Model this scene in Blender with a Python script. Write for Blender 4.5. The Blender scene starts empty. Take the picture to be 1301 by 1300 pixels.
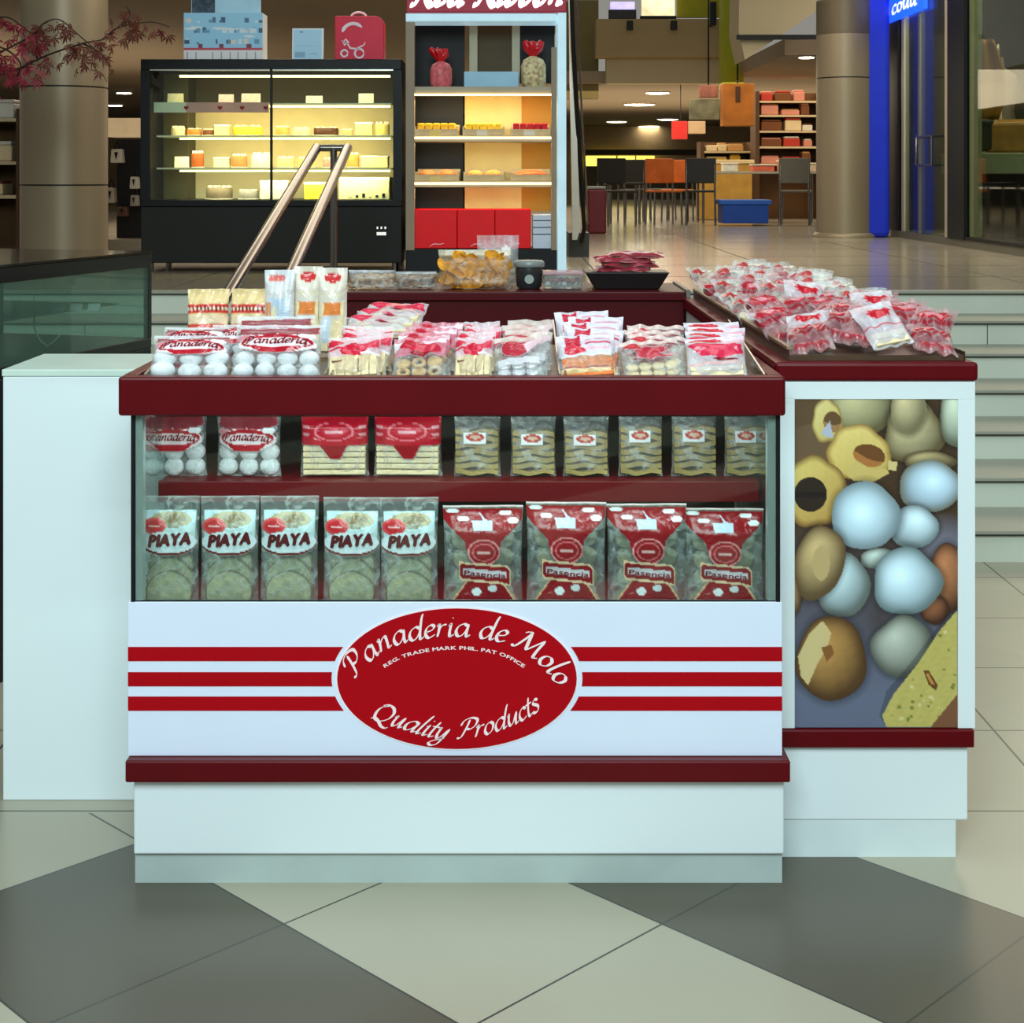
import bpy, math, random
import numpy as np
from mathutils import Vector, Matrix, Euler

random.seed(7)
rng = np.random.default_rng(7)
SC = bpy.context.scene
COL = SC.collection
PI = math.pi

# ------------------------------------------------------------------ camera
F = 1950.0; CX = 650.0; HY = 225.0; EYE = 1.5
cam_d = bpy.data.cameras.new('camera'); cam = bpy.data.objects.new('camera', cam_d); COL.objects.link(cam)
cam.location = (0, 0, EYE); cam.rotation_euler = (PI/2, 0, 0)
cam_d.sensor_width = 36; cam_d.lens = 36*F/1301.0
cam_d.shift_y = -(650-HY)/1301.0
cam_d.clip_end = 300
SC.camera = cam

# ------------------------------------------------------------------ world, lights, exposure
SC.view_settings.view_transform = 'Standard'; SC.view_settings.look = 'None'
SC.view_settings.gamma = 1; SC.view_settings.use_curve_mapping = False
SC.view_settings.exposure = 0.5
SC.cycles.transparent_max_bounces = 32
w = bpy.data.worlds.new('world'); SC.world = w; w.use_nodes = True
w.node_tree.nodes['Background'].inputs[0].default_value = (0.62, 0.60, 0.54, 1)
w.node_tree.nodes['Background'].inputs[1].default_value = 0.30

def area(name, loc, target, sx, sy, power, col):
    l = bpy.data.lights.new(name, 'AREA'); l.shape = 'RECTANGLE'; l.size = sx; l.size_y = sy
    l.energy = power; l.color = col
    o = bpy.data.objects.new(name, l); COL.objects.link(o); o.location = loc
    o.rotation_euler = (Vector(target)-Vector(loc)).to_track_quat('-Z', 'Y').to_euler()
    return o
area('atrium_skylight', (-0.3, -2.2, 4.6), (0, 3.4, 0.7), 4.0, 2.4, 330, (0.74, 0.95, 1.0))
area('atrium_skylight_rear', (0.2, 3.6, 5.2), (0.2, 4.2, 0), 3.5, 2.5, 60, (0.85, 0.97, 1.0))
area('hall_ceiling_light', (0.5, 12.5, 4.6), (0.5, 12.8, 0.9), 7.0, 4.0, 230, (1.0, 0.86, 0.66))
area('far_hall_light', (3.5, 26, 2.9), (3.5, 26, 0.9), 10.0, 12.0, 620, (1.0, 0.84, 0.6))
area('far_ceiling_fill', (2.5, 30, 1.3), (2.5, 30, 3), 8.0, 8.0, 150, (1.0, 0.82, 0.56))  # added upward fill that brightens the far ceiling, no fixture modelled
area('left_ceiling_fill', (-6, 19, 1.6), (-6, 19, 3), 5.0, 5.0, 45, (1.0, 0.82, 0.6))  # added fill, lifts the left ceiling from below
area('left_hall_light', (-6, 18, 2.9), (-6, 18, 0.9), 6.0, 6.0, 150, (1.0, 0.84, 0.62))

# ------------------------------------------------------------------ helpers
def lin(c):
    r = []
    for v in c[:3]:
        v = v/255.0
        r.append(v/12.92 if v <= 0.04045 else ((v+0.055)/1.055)**2.4)
    return tuple(r)

MATS = {}
def mat(name, rgb, rough=0.5, metal=0.0, var=0.06, scale=6.0, bump=0.0, emit=0.0, alpha=None, coat=0.0, spec=None):
    if name in MATS: return MATS[name]
    m = bpy.data.materials.new(name); m.use_nodes = True; nt = m.node_tree
    b = nt.nodes['Principled BSDF']; c = lin(rgb)
    tc = nt.nodes.new('ShaderNodeTexCoord'); nz = nt.nodes.new('ShaderNodeTexNoise')
    nz.inputs['Scale'].default_value = scale; nz.inputs['Detail'].default_value = 4
    nt.links.new(tc.outputs['Object'], nz.inputs['Vector'])
    rp = nt.nodes.new('ShaderNodeValToRGB')
    rp.color_ramp.elements[0].position = 0.3; rp.color_ramp.elements[1].position = 0.7
    rp.color_ramp.elements[0].color = tuple(max(0, x*(1-var)) for x in c)+(1,)
    rp.color_ramp.elements[1].color = tuple(min(1, x*(1+var)) for x in c)+(1,)
    nt.links.new(nz.outputs['Fac'], rp.inputs['Fac']); nt.links.new(rp.outputs['Color'], b.inputs['Base Color'])
    b.inputs['Roughness'].default_value = rough; b.inputs['Metallic'].default_value = metal
    b.inputs['Specular IOR Level'].default_value = spec if spec is not None else (.5 if rough < .35 else .28)
    if coat: b.inputs['Coat Weight'].default_value = coat
    if bump:
        bp = nt.nodes.new('ShaderNodeBump'); bp.inputs['Strength'].default_value = bump; bp.inputs['Distance'].default_value = 0.01
        nt.links.new(nz.outputs['Fac'], bp.inputs['Height']); nt.links.new(bp.outputs['Normal'], b.inputs['Normal'])
    if emit:
        nt.links.new(rp.outputs['Color'], b.inputs['Emission Color']); b.inputs['Emission Strength'].default_value = emit
    MATS[name] = m
    return m

def glass(name, tint=(235, 245, 242), spec=0.10, rough=0.02, haze=0.0, hazecol=(200, 210, 205)):
    if name in MATS: return MATS[name]
    m = bpy.data.materials.new(name); m.use_nodes = True; nt = m.node_tree; N = nt.nodes; L = nt.links
    N.clear()
    out = N.new('ShaderNodeOutputMaterial'); tr = N.new('ShaderNodeBsdfTransparent'); tr.inputs[0].default_value = lin(tint)+(1,)
    gl = N.new('ShaderNodeBsdfGlossy'); gl.inputs['Roughness'].default_value = rough
    ge = N.new('ShaderNodeNewGeometry'); dt = N.new('ShaderNodeVectorMath'); dt.operation = 'DOT_PRODUCT'
    L.new(ge.outputs['Incoming'], dt.inputs[0]); L.new(ge.outputs['Normal'], dt.inputs[1])
    def mth(op, a, b):
        n = N.new('ShaderNodeMath'); n.operation = op
        for i, q in enumerate((a, b)):
            if isinstance(q, (int, float)): n.inputs[i].default_value = q
            else: L.new(q, n.inputs[i])
        return n.outputs[0]
    ab = mth('ABSOLUTE', dt.outputs['Value'], 0); fr = mth('MULTIPLY_ADD', mth('POWER', mth('SUBTRACT', 1.0, ab), 5.0), .9); fr.node.inputs[2].default_value = .035
    mx = N.new('ShaderNodeMixShader'); L.new(fr, mx.inputs[0]); L.new(tr.outputs[0], mx.inputs[1]); L.new(gl.outputs[0], mx.inputs[2])
    if haze:
        df = N.new('ShaderNodeBsdfDiffuse'); df.inputs[0].default_value = lin(hazecol)+(1,)
        nz = N.new('ShaderNodeTexNoise'); nz.inputs['Scale'].default_value = 3
        mr = N.new('ShaderNodeMapRange'); mr.inputs[3].default_value = haze*0.5; mr.inputs[4].default_value = haze*1.5
        L.new(nz.outputs['Fac'], mr.inputs[0])
        m2 = N.new('ShaderNodeMixShader'); L.new(mr.outputs[0], m2.inputs[0]); L.new(mx.outputs[0], m2.inputs[1]); L.new(df.outputs[0], m2.inputs[2])
        L.new(m2.outputs[0], out.inputs[0])
    else: L.new(mx.outputs[0], out.inputs[0])
    MATS[name] = m
    return m

def printed_film(name='printed_film', rough=0.2, bump=0.6, milky=0.2):
    """plastic film: colour attribute 'print'; alpha 0 is clear film, alpha 1 is ink"""
    if name in MATS: return MATS[name]
    m = bpy.data.materials.new(name); m.use_nodes = True; nt = m.node_tree; N = nt.nodes; L = nt.links
    b = N['Principled BSDF']; out = N['Material Output']
    at = N.new('ShaderNodeVertexColor'); at.layer_name = 'print'
    L.new(at.outputs['Color'], b.inputs['Base Color']); b.inputs['Roughness'].default_value = rough
    tc = N.new('ShaderNodeTexCoord'); nz = N.new('ShaderNodeTexNoise'); nz.inputs['Scale'].default_value = 34; nz.inputs['Detail'].default_value = 3
    nz.inputs['Distortion'].default_value = 1.2
    L.new(tc.outputs['Object'], nz.inputs['Vector'])
    bp = N.new('ShaderNodeBump'); bp.inputs['Strength'].default_value = bump; bp.inputs['Distance'].default_value = 0.006
    L.new(nz.outputs['Fac'], bp.inputs['Height']); L.new(bp.outputs['Normal'], b.inputs['Normal'])
    tr = N.new('ShaderNodeBsdfTransparent')
    c = N.new('ShaderNodeBsdfPrincipled'); c.inputs['Base Color'].default_value = (0.75, 0.8, 0.78, 1); c.inputs['Roughness'].default_value = 0.12
    L.new(bp.outputs['Normal'], c.inputs['Normal'])
    rp = N.new('ShaderNodeMapRange'); rp.inputs[1].default_value = 0.45; rp.inputs[2].default_value = 0.75
    rp.inputs[3].default_value = milky*0.5; rp.inputs[4].default_value = milky*2.6
    L.new(nz.outputs['Fac'], rp.inputs[0])
    clear = N.new('ShaderNodeMixShader'); L.new(rp.outputs[0], clear.inputs[0]); L.new(tr.outputs[0], clear.inputs[1]); L.new(c.outputs[0], clear.inputs[2])
    mx = N.new('ShaderNodeMixShader'); L.new(at.outputs['Alpha'], mx.inputs[0]); L.new(clear.outputs[0], mx.inputs[1]); L.new(b.outputs[0], mx.inputs[2])
    L.new(mx.outputs[0], out.inputs[0])
    MATS[name] = m
    return m

def printed_paper(name='printed_sheet', rough=0.4):
    if name in MATS: return MATS[name]
    m = bpy.data.materials.new(name); m.use_nodes = True; nt = m.node_tree
    b = nt.nodes['Principled BSDF']; at = nt.nodes.new('ShaderNodeVertexColor'); at.layer_name = 'print'
    nt.links.new(at.outputs['Color'], b.inputs['Base Color']); b.inputs['Roughness'].default_value = rough
    MATS[name] = m
    return m

class MB:
    def __init__(s): s.v = []; s.f = []; s.mi = []; s.cur = 0; s.sm = []
    def add(s, vs, fs, smooth=False):
        o = len(s.v); s.v += [tuple(p) for p in vs]
        for f in fs: s.f.append(tuple(i+o for i in f)); s.mi.append(s.cur); s.sm.append(smooth)
        return s
    def m(s, i): s.cur = i; return s
    def box(s, x0, x1, y0, y1, z0, z1):
        v = [(x, y, z) for z in (z0, z1) for y in (y0, y1) for x in (x0, x1)]
        return s.add(v, [(0, 2, 3, 1), (4, 5, 7, 6), (0, 1, 5, 4), (2, 6, 7, 3), (0, 4, 6, 2), (1, 3, 7, 5)])
    def hexa(s, pts):  # 8 pts: bottom 4 ccw, top 4 ccw
        return s.add(pts, [(3, 2, 1, 0), (4, 5, 6, 7), (0, 1, 5, 4), (1, 2, 6, 5), (2, 3, 7, 6), (3, 0, 4, 7)])
    def prism(s, poly, y0, y1):  # poly in xz, extruded along y
        n = len(poly)
        a = sum(poly[i][0]*poly[(i+1) % n][1]-poly[(i+1) % n][0]*poly[i][1] for i in range(n))
        if a < 0: poly = poly[::-1]
        v = [(x, y0, z) for x, z in poly]+[(x, y1, z) for x, z in poly]
        f = [tuple(range(n)), tuple(range(2*n-1, n-1, -1))]+[(i, i+n, (i+1) % n+n, (i+1) % n) for i in range(n)]
        return s.add(v, f)
    def tube(s, pts, r, n=10, closed=False):
        pts = [Vector(p) for p in pts]; rs = r if isinstance(r, (list, tuple)) else [r]*len(pts)
        vs = []; fs = []; up = None
        for i, p in enumerate(pts):
            a = pts[max(0, i-1)] if not closed else pts[i-1]; b = pts[min(len(pts)-1, i+1)] if not closed else pts[(i+1) % len(pts)]
            t = (b-a).normalized()
            if up is None:
                up = Vector((0, 0, 1)) if abs(t.z) < .9 else Vector((1, 0, 0))
            x = t.cross(up).normalized(); y = x.cross(t).normalized(); up = y
            for k in range(n):
                an = 2*PI*k/n; vs.append(p+(x*math.cos(an)+y*math.sin(an))*rs[i])
        m = len(pts)
        for i in range(m if closed else m-1):
            j = (i+1) % m
            for k in range(n): fs.append((i*n+k, i*n+(k+1) % n, j*n+(k+1) % n, j*n+k))
        s.add(vs, fs, True)
        if not closed:
            s.add(vs[:n], [tuple(range(n-1, -1, -1))]); s.add(vs[-n:], [tuple(range(n))])
        return s
    def lathe(s, prof, c=(0, 0, 0), n=24, ax='z', sx=1, sy=1, jit=0, caps=True):
        vs = []; fs = []
        for r, z in prof:
            for k in range(n):
                a = 2*PI*k/n; rr = r*(1+jit*math.sin(3*a+1.3)*.6+jit*math.sin(5*a)*.4)
                p = (rr*math.cos(a)*sx, rr*math.sin(a)*sy, z)
                if ax == 'y': p = (p[0], p[2], p[1])
                vs.append((p[0]+c[0], p[1]+c[1], p[2]+c[2]))
        m = len(prof)
        for i in range(m-1):
            for k in range(n): fs.append((i*n+k, i*n+(k+1) % n, (i+1)*n+(k+1) % n, (i+1)*n+k))
        if ax == 'y': fs = [f[::-1] for f in fs]
        s.add(vs, fs, True)
        if caps:
            a = tuple(range(n-1, -1, -1)); b = tuple(range(n))
            if ax == 'y': a, b = a[::-1], b[::-1]
            s.add(vs[:n], [a]); s.add(vs[-n:], [b])
        return s
    def ball(s, c, rx, ry, rz, n=16, lump=0.0, seed=0):
        rr = random.Random(seed); ph = [rr.uniform(0, 6) for _ in range(4)]
        vs = []; fs = []; m = n//2
        for i in range(m+1):
            th = PI*i/m
            for k in range(n):
                a = 2*PI*k/n; x, y, z = math.sin(th)*math.cos(a), math.sin(th)*math.sin(a), math.cos(th)
                l = 1+lump*(math.sin(4*x+ph[0])+math.sin(5*y+ph[1])+math.sin(4.5*z+ph[2]))/2
                vs.append((c[0]+x*rx*l, c[1]+y*ry*l, c[2]+z*rz*l))
        for i in range(m):
            for k in range(n): fs.append((i*n+k, (i+1)*n+k, (i+1)*n+(k+1) % n, i*n+(k+1) % n))
        return s.add(vs, fs, True)
    def build(s, name, mats, parent=None, bevel=0.0, loc=None):
        me = bpy.data.meshes.new(name); me.from_pydata(s.v, [], s.f)
        if not isinstance(mats, (list, tuple)): mats = [mats]
        for m in mats: me.materials.append(m)
        me.polygons.foreach_set('material_index', s.mi); me.polygons.foreach_set('use_smooth', s.sm)
        me.update()
        return link(name, me, parent, bevel, loc)

def link(name, me, parent=None, bevel=0.0, loc=None):
    o = bpy.data.objects.new(name, me); COL.objects.link(o)
    if parent is not None: o.parent = parent
    if loc is not None: o.location = loc
    if bevel:
        b = o.modifiers.new('bevel', 'BEVEL'); b.width = bevel; b.segments = 2; b.limit_method = 'ANGLE'
    return o

def tag(o, label, cat, group=None):
    o['label'] = label; o['category'] = cat
    if group: o['group'] = group
    return o
def thing(name, label, cat, loc=(0, 0, 0), group=None, rot=(0, 0, 0)):
    o = bpy.data.objects.new(name, None); COL.objects.link(o); o.location = loc; o.rotation_euler = rot
    o.empty_display_size = 0.05
    return tag(o, label, cat, group)
def struct(o): o['kind'] = 'structure'; return o
def dup(root, loc, rot=(0, 0, 0), label=None, scale=None):
    def rec(o, par):
        c = o.copy(); COL.objects.link(c)
        if par is not None: c.parent = par
        for ch in kids[o.name]: rec(ch, c)
        return c
    kids = {}
    def walk(o):
        kids[o.name] = [x for x in o.children]
        for x in kids[o.name]: walk(x)
    walk(root)
    r = rec(root, None); r.location = loc; r.rotation_euler = rot
    if label: r['label'] = label
    if scale: r.scale = scale
    return r
class Proto:
    """first placement moves the prototype itself, later ones copy it with its parts"""
    def __init__(s, root): s.root = root; s.used = False; s.kids = None
    def put(s, loc, rot=(0, 0, 0), label=None, group=None, scale=None):
        if not s.used:
            s.used = True; r = s.root; r.location = loc; r.rotation_euler = rot
            if label: r['label'] = label
            if scale: r.scale = scale
        else: r = dup(s.root, loc, rot, label, scale or (1, 1, 1))
        if group: r['group'] = group
        return r

def P(x, y, d): return Vector(((x-CX)*d/F, d, EYE-(y-HY)*d/F))
def pX(x, d): return (x-CX)*d/F
def pZ(y, d): return EYE-(y-HY)*d/F
def pbox(mb, x0, x1, y0, y1, d, depth):  # pixel rectangle at distance d
    return mb.box(pX(x0, d), pX(x1, d), d, d+depth, pZ(y1, d), pZ(y0, d))
ORD = ['first', 'second', 'third', 'fourth', 'fifth', 'sixth', 'seventh', 'eighth', 'ninth', 'tenth', 'eleventh', 'twelfth', 'thirteenth', 'fourteenth', 'fifteenth', 'sixteenth']

# ---------------------------------------------------------------- painting of printed surfaces
def inpoly(U, V, poly):
    ins = np.zeros(U.shape, bool); n = len(poly); j = n-1
    for i in range(n):
        xi, yi = poly[i]; xj, yj = poly[j]
        if yi != yj:
            c = ((yi > V) != (yj > V)) & (U < (xj-xi)*(V-yi)/(yj-yi)+xi)
            ins ^= c
        j = i
    return ins
def paint(U, V, shapes):
    C = np.zeros(U.shape+(4,)); C[..., :3] = 0.7
    for s in shapes:
        k = s[0]
        if k == 'rect': _, a, b, c, d, rgb, al = s; m = (U >= a) & (U <= c) & (V >= b) & (V <= d)
        elif k == 'ell': _, a, b, c, d, rgb, al = s; m = ((U-a)/c)**2+((V-b)/d)**2 <= 1
        elif k == 'ring': _, a, b, c, d, th, rgb, al = s; q = np.sqrt(((U-a)/c)**2+((V-b)/d)**2); m = (q <= 1) & (q >= 1-th)
        elif k == 'poly': _, pl, rgb, al = s; m = inpoly(U, V, pl)
        C[m, :3] = lin(rgb); C[m, 3] = al
    return C
def set_print(me, cols):
    a = me.color_attributes.new('print', 'FLOAT_COLOR', 'POINT')
    a.data.foreach_set('color', np.asarray(cols, np.float32).reshape(-1))

def bag_mesh(name, w, h, t, shapes, nx=40, ny=48, seed=0, seal=0.12, crinkle=0.004, botseal=0.03, zig=False):
    r = np.random.default_rng(seed)
    u = np.linspace(0, 1, nx+1); v = np.linspace(0, 1, ny+1); U, V = np.meshgrid(u, v)
    pu = np.clip(1-np.abs(2*U-1)**3.2, 0, 1)**0.6
    top = np.clip((V-seal)/0.22, 0, 1); top = top*top*(3-2*top)
    bot = np.clip((1-V-botseal)/0.12, 0, 1); bot = bot**0.5
    T = t/2*pu*top*bot
    nzv = np.zeros_like(U)
    for k in range(7):
        a, b, ph = r.uniform(-22, 22), r.uniform(-16, 16), r.uniform(0, 6.28)
        nzv += np.sin(U*a+V*b+ph)
    nzv = nzv/7*crinkle
    # folds that run from the seal corners
    X = (U-.5)*w*(1-0.04*np.sin(V*PI)*(T.max() > 0)); Z = (1-V)*h
    if zig: Z = Z+np.where(V < 1e-6, 0.0015*np.sign(np.sin(U*nx*PI)), 0)
    front = np.stack([X, -T-0.0006+nzv, Z], -1).reshape(-1, 3)
    back = np.stack([X, T+0.0006+nzv*0.6, Z], -1).reshape(-1, 3)
    verts = np.concatenate([front, back]); n = (nx+1)*(ny+1)
    fs = []
    for j in range(ny):
        for i in range(nx):
            a = j*(nx+1)+i; fs.append((a, a+nx+1, a+nx+2, a+1)); fs.append((a+n, a+1+n, a+nx+2+n, a+nx+1+n))
    me = bpy.data.meshes.new(name); me.from_pydata(verts.tolist(), [], fs)
    Cf = paint(U, V, shapes).reshape(-1, 4); Cb = Cf.copy(); Cb[:, 3] = np.where(Cb[:, 3] > 0.95, Cb[:, 3], 0.0)
    set_print(me, np.concatenate([Cf, Cb])); me.materials.append(printed_film())
    me.polygons.foreach_set('use_smooth', [True]*len(fs)); me.update()
    def ysurf(x, z):   # y of the front sheet at a local x, z
        uu = np.clip(x/w+.5, 0, 1); vv = np.clip(1-z/h, 0, 1)
        i = int(min(nx, max(0, round(uu*nx)))); j = int(min(ny, max(0, round(vv*ny))))
        return front[j*(nx+1)+i][1]
    return me, ysurf

def sheet(name, w, h, shapes, nx, ny, parent=None, loc=None, thick=0.002, extra=None):
    """flat printed sheet, upright, facing -Y, origin at its lower left corner; shapes in 0..1 with v downwards"""
    u = np.linspace(0, 1, nx+1); v = np.linspace(0, 1, ny+1); U, V = np.meshgrid(u, v)
    verts = np.stack([U*w, np.zeros_like(U), (1-V)*h], -1).reshape(-1, 3).tolist()
    fs = []
    for j in range(ny):
        for i in range(nx):
            a = j*(nx+1)+i; fs.append((a, a+nx+1, a+nx+2, a+1))
    C = paint(U, V, shapes)
    if extra is not None: C = extra(U, V, C)
    n = len(verts); C = C.reshape(-1, 4)
    verts += [(0, thick, 0), (w, thick, 0), (w, thick, h), (0, thick, h)]
    q = [n, n+1, n+2, n+3]; bl, br, tr, tl = ny*(nx+1), ny*(nx+1)+nx, nx, 0
    fs += [(q[0], q[3], q[2], q[1]), tuple([q[0], q[1]]+list(range(br, bl-1, -1))), tuple([q[2], q[3]]+list(range(tl, tr+1)))]
    C = np.concatenate([C, np.repeat(C[:1], 4, 0)])
    me = bpy.data.meshes.new(name); me.from_pydata(verts, [], fs); set_print(me, C)
    me.materials.append(printed_paper()); me.update()
    return link(name, me, parent, 0, loc)

# ---------------------------------------------------------------- lettering
def spline(pts, n=9):
    out = []
    P_ = [pts[0]]+list(pts)+[pts[-1]]
    for i in range(1, len(P_)-2):
        p0, p1, p2, p3 = [np.array(q, float) for q in P_[i-1:i+3]]
        for k in range(n):
            t = k/n
            out.append(0.5*((2*p1)+(-p0+p2)*t+(2*p0-5*p1+4*p2-p3)*t*t+(-p0+3*p1-3*p2+p3)*t**3))
    out.append(np.array(pts[-1], float))
    return out
BOWL = [(.76, .82), (.5, 1.0), (.18, .8), (.06, .4), (.2, .03), (.45, .08), (.7, .5), (.79, .95)]
GL = {
 'a': (1.0, [BOWL, [(.8, 1.0), (.73, .3), (.8, .0), (1.0, .16)]]),
 'n': (.98, [[(.0, .82), (.14, .98), (.14, .5), (.06, 0)], [(.1, .45), (.38, .9), (.62, .95), (.64, .5), (.64, .08), (.88, .14)]]),
 'd': (1.0, [BOWL, [(.98, 1.95), (.86, 1.5), (.73, .3), (.8, .0), (1.0, .16)]]),
 'e': (.78, [[(.1, .45), (.5, .6), (.62, .86), (.42, 1.0), (.14, .75), (.08, .3), (.3, .0), (.7, .22)]]),
 'r': (.7, [[(.0, .82), (.14, .98), (.14, .5), (.06, 0)], [(.1, .45), (.34, .88), (.62, .95)]]),
 'i': (.46, [[(.02, .8), (.16, .98), (.12, .3), (.2, .0), (.42, .16)], [(.22, 1.42), (.27, 1.5)]]),
 'M': (1.75, [[(-.2, .1), (.0, .02), (.2, .6), (.42, 1.6), (.2, 1.6), (.05, 1.4)], [(.42, 1.65), (.6, .8), (.74, .2)], [(.74, .2), (1.1, 1.0), (1.4, 1.65)], [(1.4, 1.65), (1.36, .6), (1.42, .02), (1.68, .15)]]),
 'o': (.86, [[(.42, 1.0), (.14, .78), (.08, .3), (.32, .0), (.64, .25), (.68, .75), (.42, 1.0)]]),
 'l': (.44, [[(.34, 1.95), (.2, 1.2), (.1, .3), (.18, .0), (.4, .16)]]),
 'P': (1.25, [[(.45, 1.62), (.38, .9), (.2, .08), (-.1, .02)], [(-.1, 1.1), (.05, 1.55), (.5, 1.78), (1.0, 1.62), (1.0, 1.1), (.7, .78), (.35, .85)]]),
 'Q': (1.55, [[(.75, 1.7), (.25, 1.45), (.1, .9), (.3, .3), (.75, .15), (1.2, .5), (1.3, 1.1), (1.0, 1.6), (.5, 1.75), (.2, 1.6)], [(.05, .2), (.3, .35), (.7, .1), (1.1, -.25), (1.45, -.35), (1.6, -.2)]]),
 'u': (.98, [[(.0, .82), (.14, .98), (.12, .4), (.26, .02), (.5, .25), (.72, .95)], [(.76, 1.0), (.7, .3), (.76, .0), (.96, .16)]]),
 't': (.5, [[(.3, 1.5), (.18, .9), (.12, .25), (.22, .0), (.46, .16)], [(-.05, .98), (.5, 1.02)]]),
 'y': (.95, [[(.0, .82), (.14, .98), (.12, .4), (.26, .02), (.5, .25), (.72, .95)], [(.76, 1.0), (.68, .2), (.5, -.5), (.15, -.7), (-.1, -.5), (.2, -.2), (.8, .1)]]),
 'c': (.72, [[(.62, .8), (.42, 1.0), (.14, .75), (.08, .3), (.3, .0), (.66, .2)]]),
 's': (.66, [[(.58, .84), (.34, 1.0), (.14, .78), (.5, .38), (.42, .04), (.14, .0), (-.02, .16)]]),
 'b': (.82, [[(.3, 1.95), (.16, 1.2), (.08, .3), (.3, .0), (.64, .35), (.56, .88), (.3, .9), (.1, .5)]]),
 'R': (1.3, [[(.45, 1.62), (.38, .9), (.2, .08), (-.1, .02)], [(-.1, 1.1), (.05, 1.55), (.5, 1.78), (1.0, 1.62), (1.0, 1.1), (.7, .85), (.35, .9)], [(.6, .85), (.85, .3), (1.2, -.05), (1.4, .1)]]),
 ' ': (.55, []),
}
def ribbon(mb, pts, thick, thin, nib, tf, y):
    L = []; R = []
    n = len(pts)
    for i, p in enumerate(pts):
        d = pts[min(n-1, i+1)]-pts[max(0, i-1)]; l = math.hypot(*d) or 1e-6; d = d/l
        an = math.atan2(d[1], d[0]); hw = max(thin, thick*abs(math.sin(an-nib)))/2
        e = min(1, 0.35+min(i, n-1-i)*0.35); hw *= e
        nn = np.array((-d[1], d[0]))*hw; L.append(tf(p+nn)); R.append(tf(p-nn))
    vs = []
    for a in L: vs.append((a[0], y, a[1]))
    for a in R: vs.append((a[0], y, a[1]))
    for a in L: vs.append((a[0], y+.0012, a[1]))
    for a in R: vs.append((a[0], y+.0012, a[1]))
    fs = []
    for i in range(n-1):
        fs.append((i, i+n, i+n+1, i+1)); fs.append((i+2*n, i+2*n+1, i+3*n+1, i+3*n))
        fs.append((i, i+1, i+1+2*n, i+2*n)); fs.append((i+n, i+3*n, i+3*n+1, i+n+1))
    mb.add(vs, fs)
def script_text(mb, text, path, size, y, thick=.26, thin=.07, slant=.22, squeeze=1.0, nib=0.7):
    """hand-lettered text along a path of (x, z) points"""
    cp = spline(path, 14); seg = [0]
    for a, b in zip(cp, cp[1:]): seg.append(seg[-1]+math.hypot(*(b-a)))
    total = seg[-1]; adv = sum(GL[c][0] for c in text)
    def at(s):
        s = min(max(s, 0), total-1e-6); i = max(0, np.searchsorted(seg, s)-1); i = min(i, len(cp)-2)
        t = (s-seg[i])/((seg[i+1]-seg[i]) or 1e-9); p = cp[i]+(cp[i+1]-cp[i])*t
        lo, hi = max(0, i-5), min(len(cp)-1, i+6); d = cp[hi]-cp[lo]; d = d/(math.hypot(*d) or 1)
        return p, d
    s = 0; k = total/adv
    for c in text:
        a, strokes = GL[c]; p, d = at((s+a/2)*k); nrm = np.array((-d[1], d[0]))
        kx = k*0.98
        def tf(q, p=p, d=d, nrm=nrm, a=a):
            gx = (q[0]-a/2)*kx*squeeze + q[1]*size*slant; gz = q[1]*size
            return p+d*gx+nrm*gz
        for st in strokes:
            y -= .00012; ribbon(mb, spline(st, 7), thick, thin, nib, tf, y)
        s += a
_fc = {}
def glyph(ch):
    if ch in _fc: return _fc[ch]
    c = bpy.data.curves.new('glyph', 'FONT'); c.body = ch; c.resolution_u = 3
    o = bpy.data.objects.new('glyph', c); COL.objects.link(o)
    bpy.context.view_layer.update()
    me = bpy.data.meshes.new_from_object(o); v = [tuple(x.co) for x in me.vertices]; f = [tuple(p.vertices) for p in me.polygons]
    if f and sum(p.normal.z for p in me.polygons) < 0: f = [q[::-1] for q in f]
    wd = (max(x[0] for x in v) if v else 0.3); bpy.data.objects.remove(o); bpy.data.curves.remove(c); bpy.data.meshes.remove(me)
    _fc[ch] = (v, f, wd); return _fc[ch]
def block_text(mb, text, path, size, yfun, bold=1, slant=0, sx=1.0, gap=.06):
    """plain capitals along a path of (x, z) points, spread over its whole length"""
    cp = spline(path, 10); seg = [0]
    for a, b in zip(cp, cp[1:]): seg.append(seg[-1]+math.hypot(*(b-a)))
    total = seg[-1]; W = [(.28 if c == ' ' else glyph(c)[2]+gap) for c in text]; k = total/sum(W); s = 0
    for c, wd in zip(text, W):
        if c != ' ':
            v, f, _ = glyph(c); ss = (s+wd/2)*k; i = min(len(cp)-2, max(0, int(np.searchsorted(seg, ss))-1))
            t = (ss-seg[i])/((seg[i+1]-seg[i]) or 1e-9); p = cp[i]+(cp[i+1]-cp[i])*t; d = cp[i+1]-cp[i]; d = d/(math.hypot(*d) or 1); nn = np.array((-d[1], d[0]))
            for off in ([(0, 0)] if bold == 0 else [(-.025*bold, 0), (.025*bold, 0), (0, .02*bold), (0, -.02*bold)]):
                vs = []
                for q in v:
                    gx = (q[0]-wd/2+off[0])*k*sx+q[1]*size*slant; gz = (q[1]+off[1])*size; r = p+d*gx+nn*gz
                    vs.append((r[0], yfun(r[0], r[1])-off[0]*1e-3-off[1]*2e-3, r[1]))
                mb.add(vs, f)
        s += wd

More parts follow.
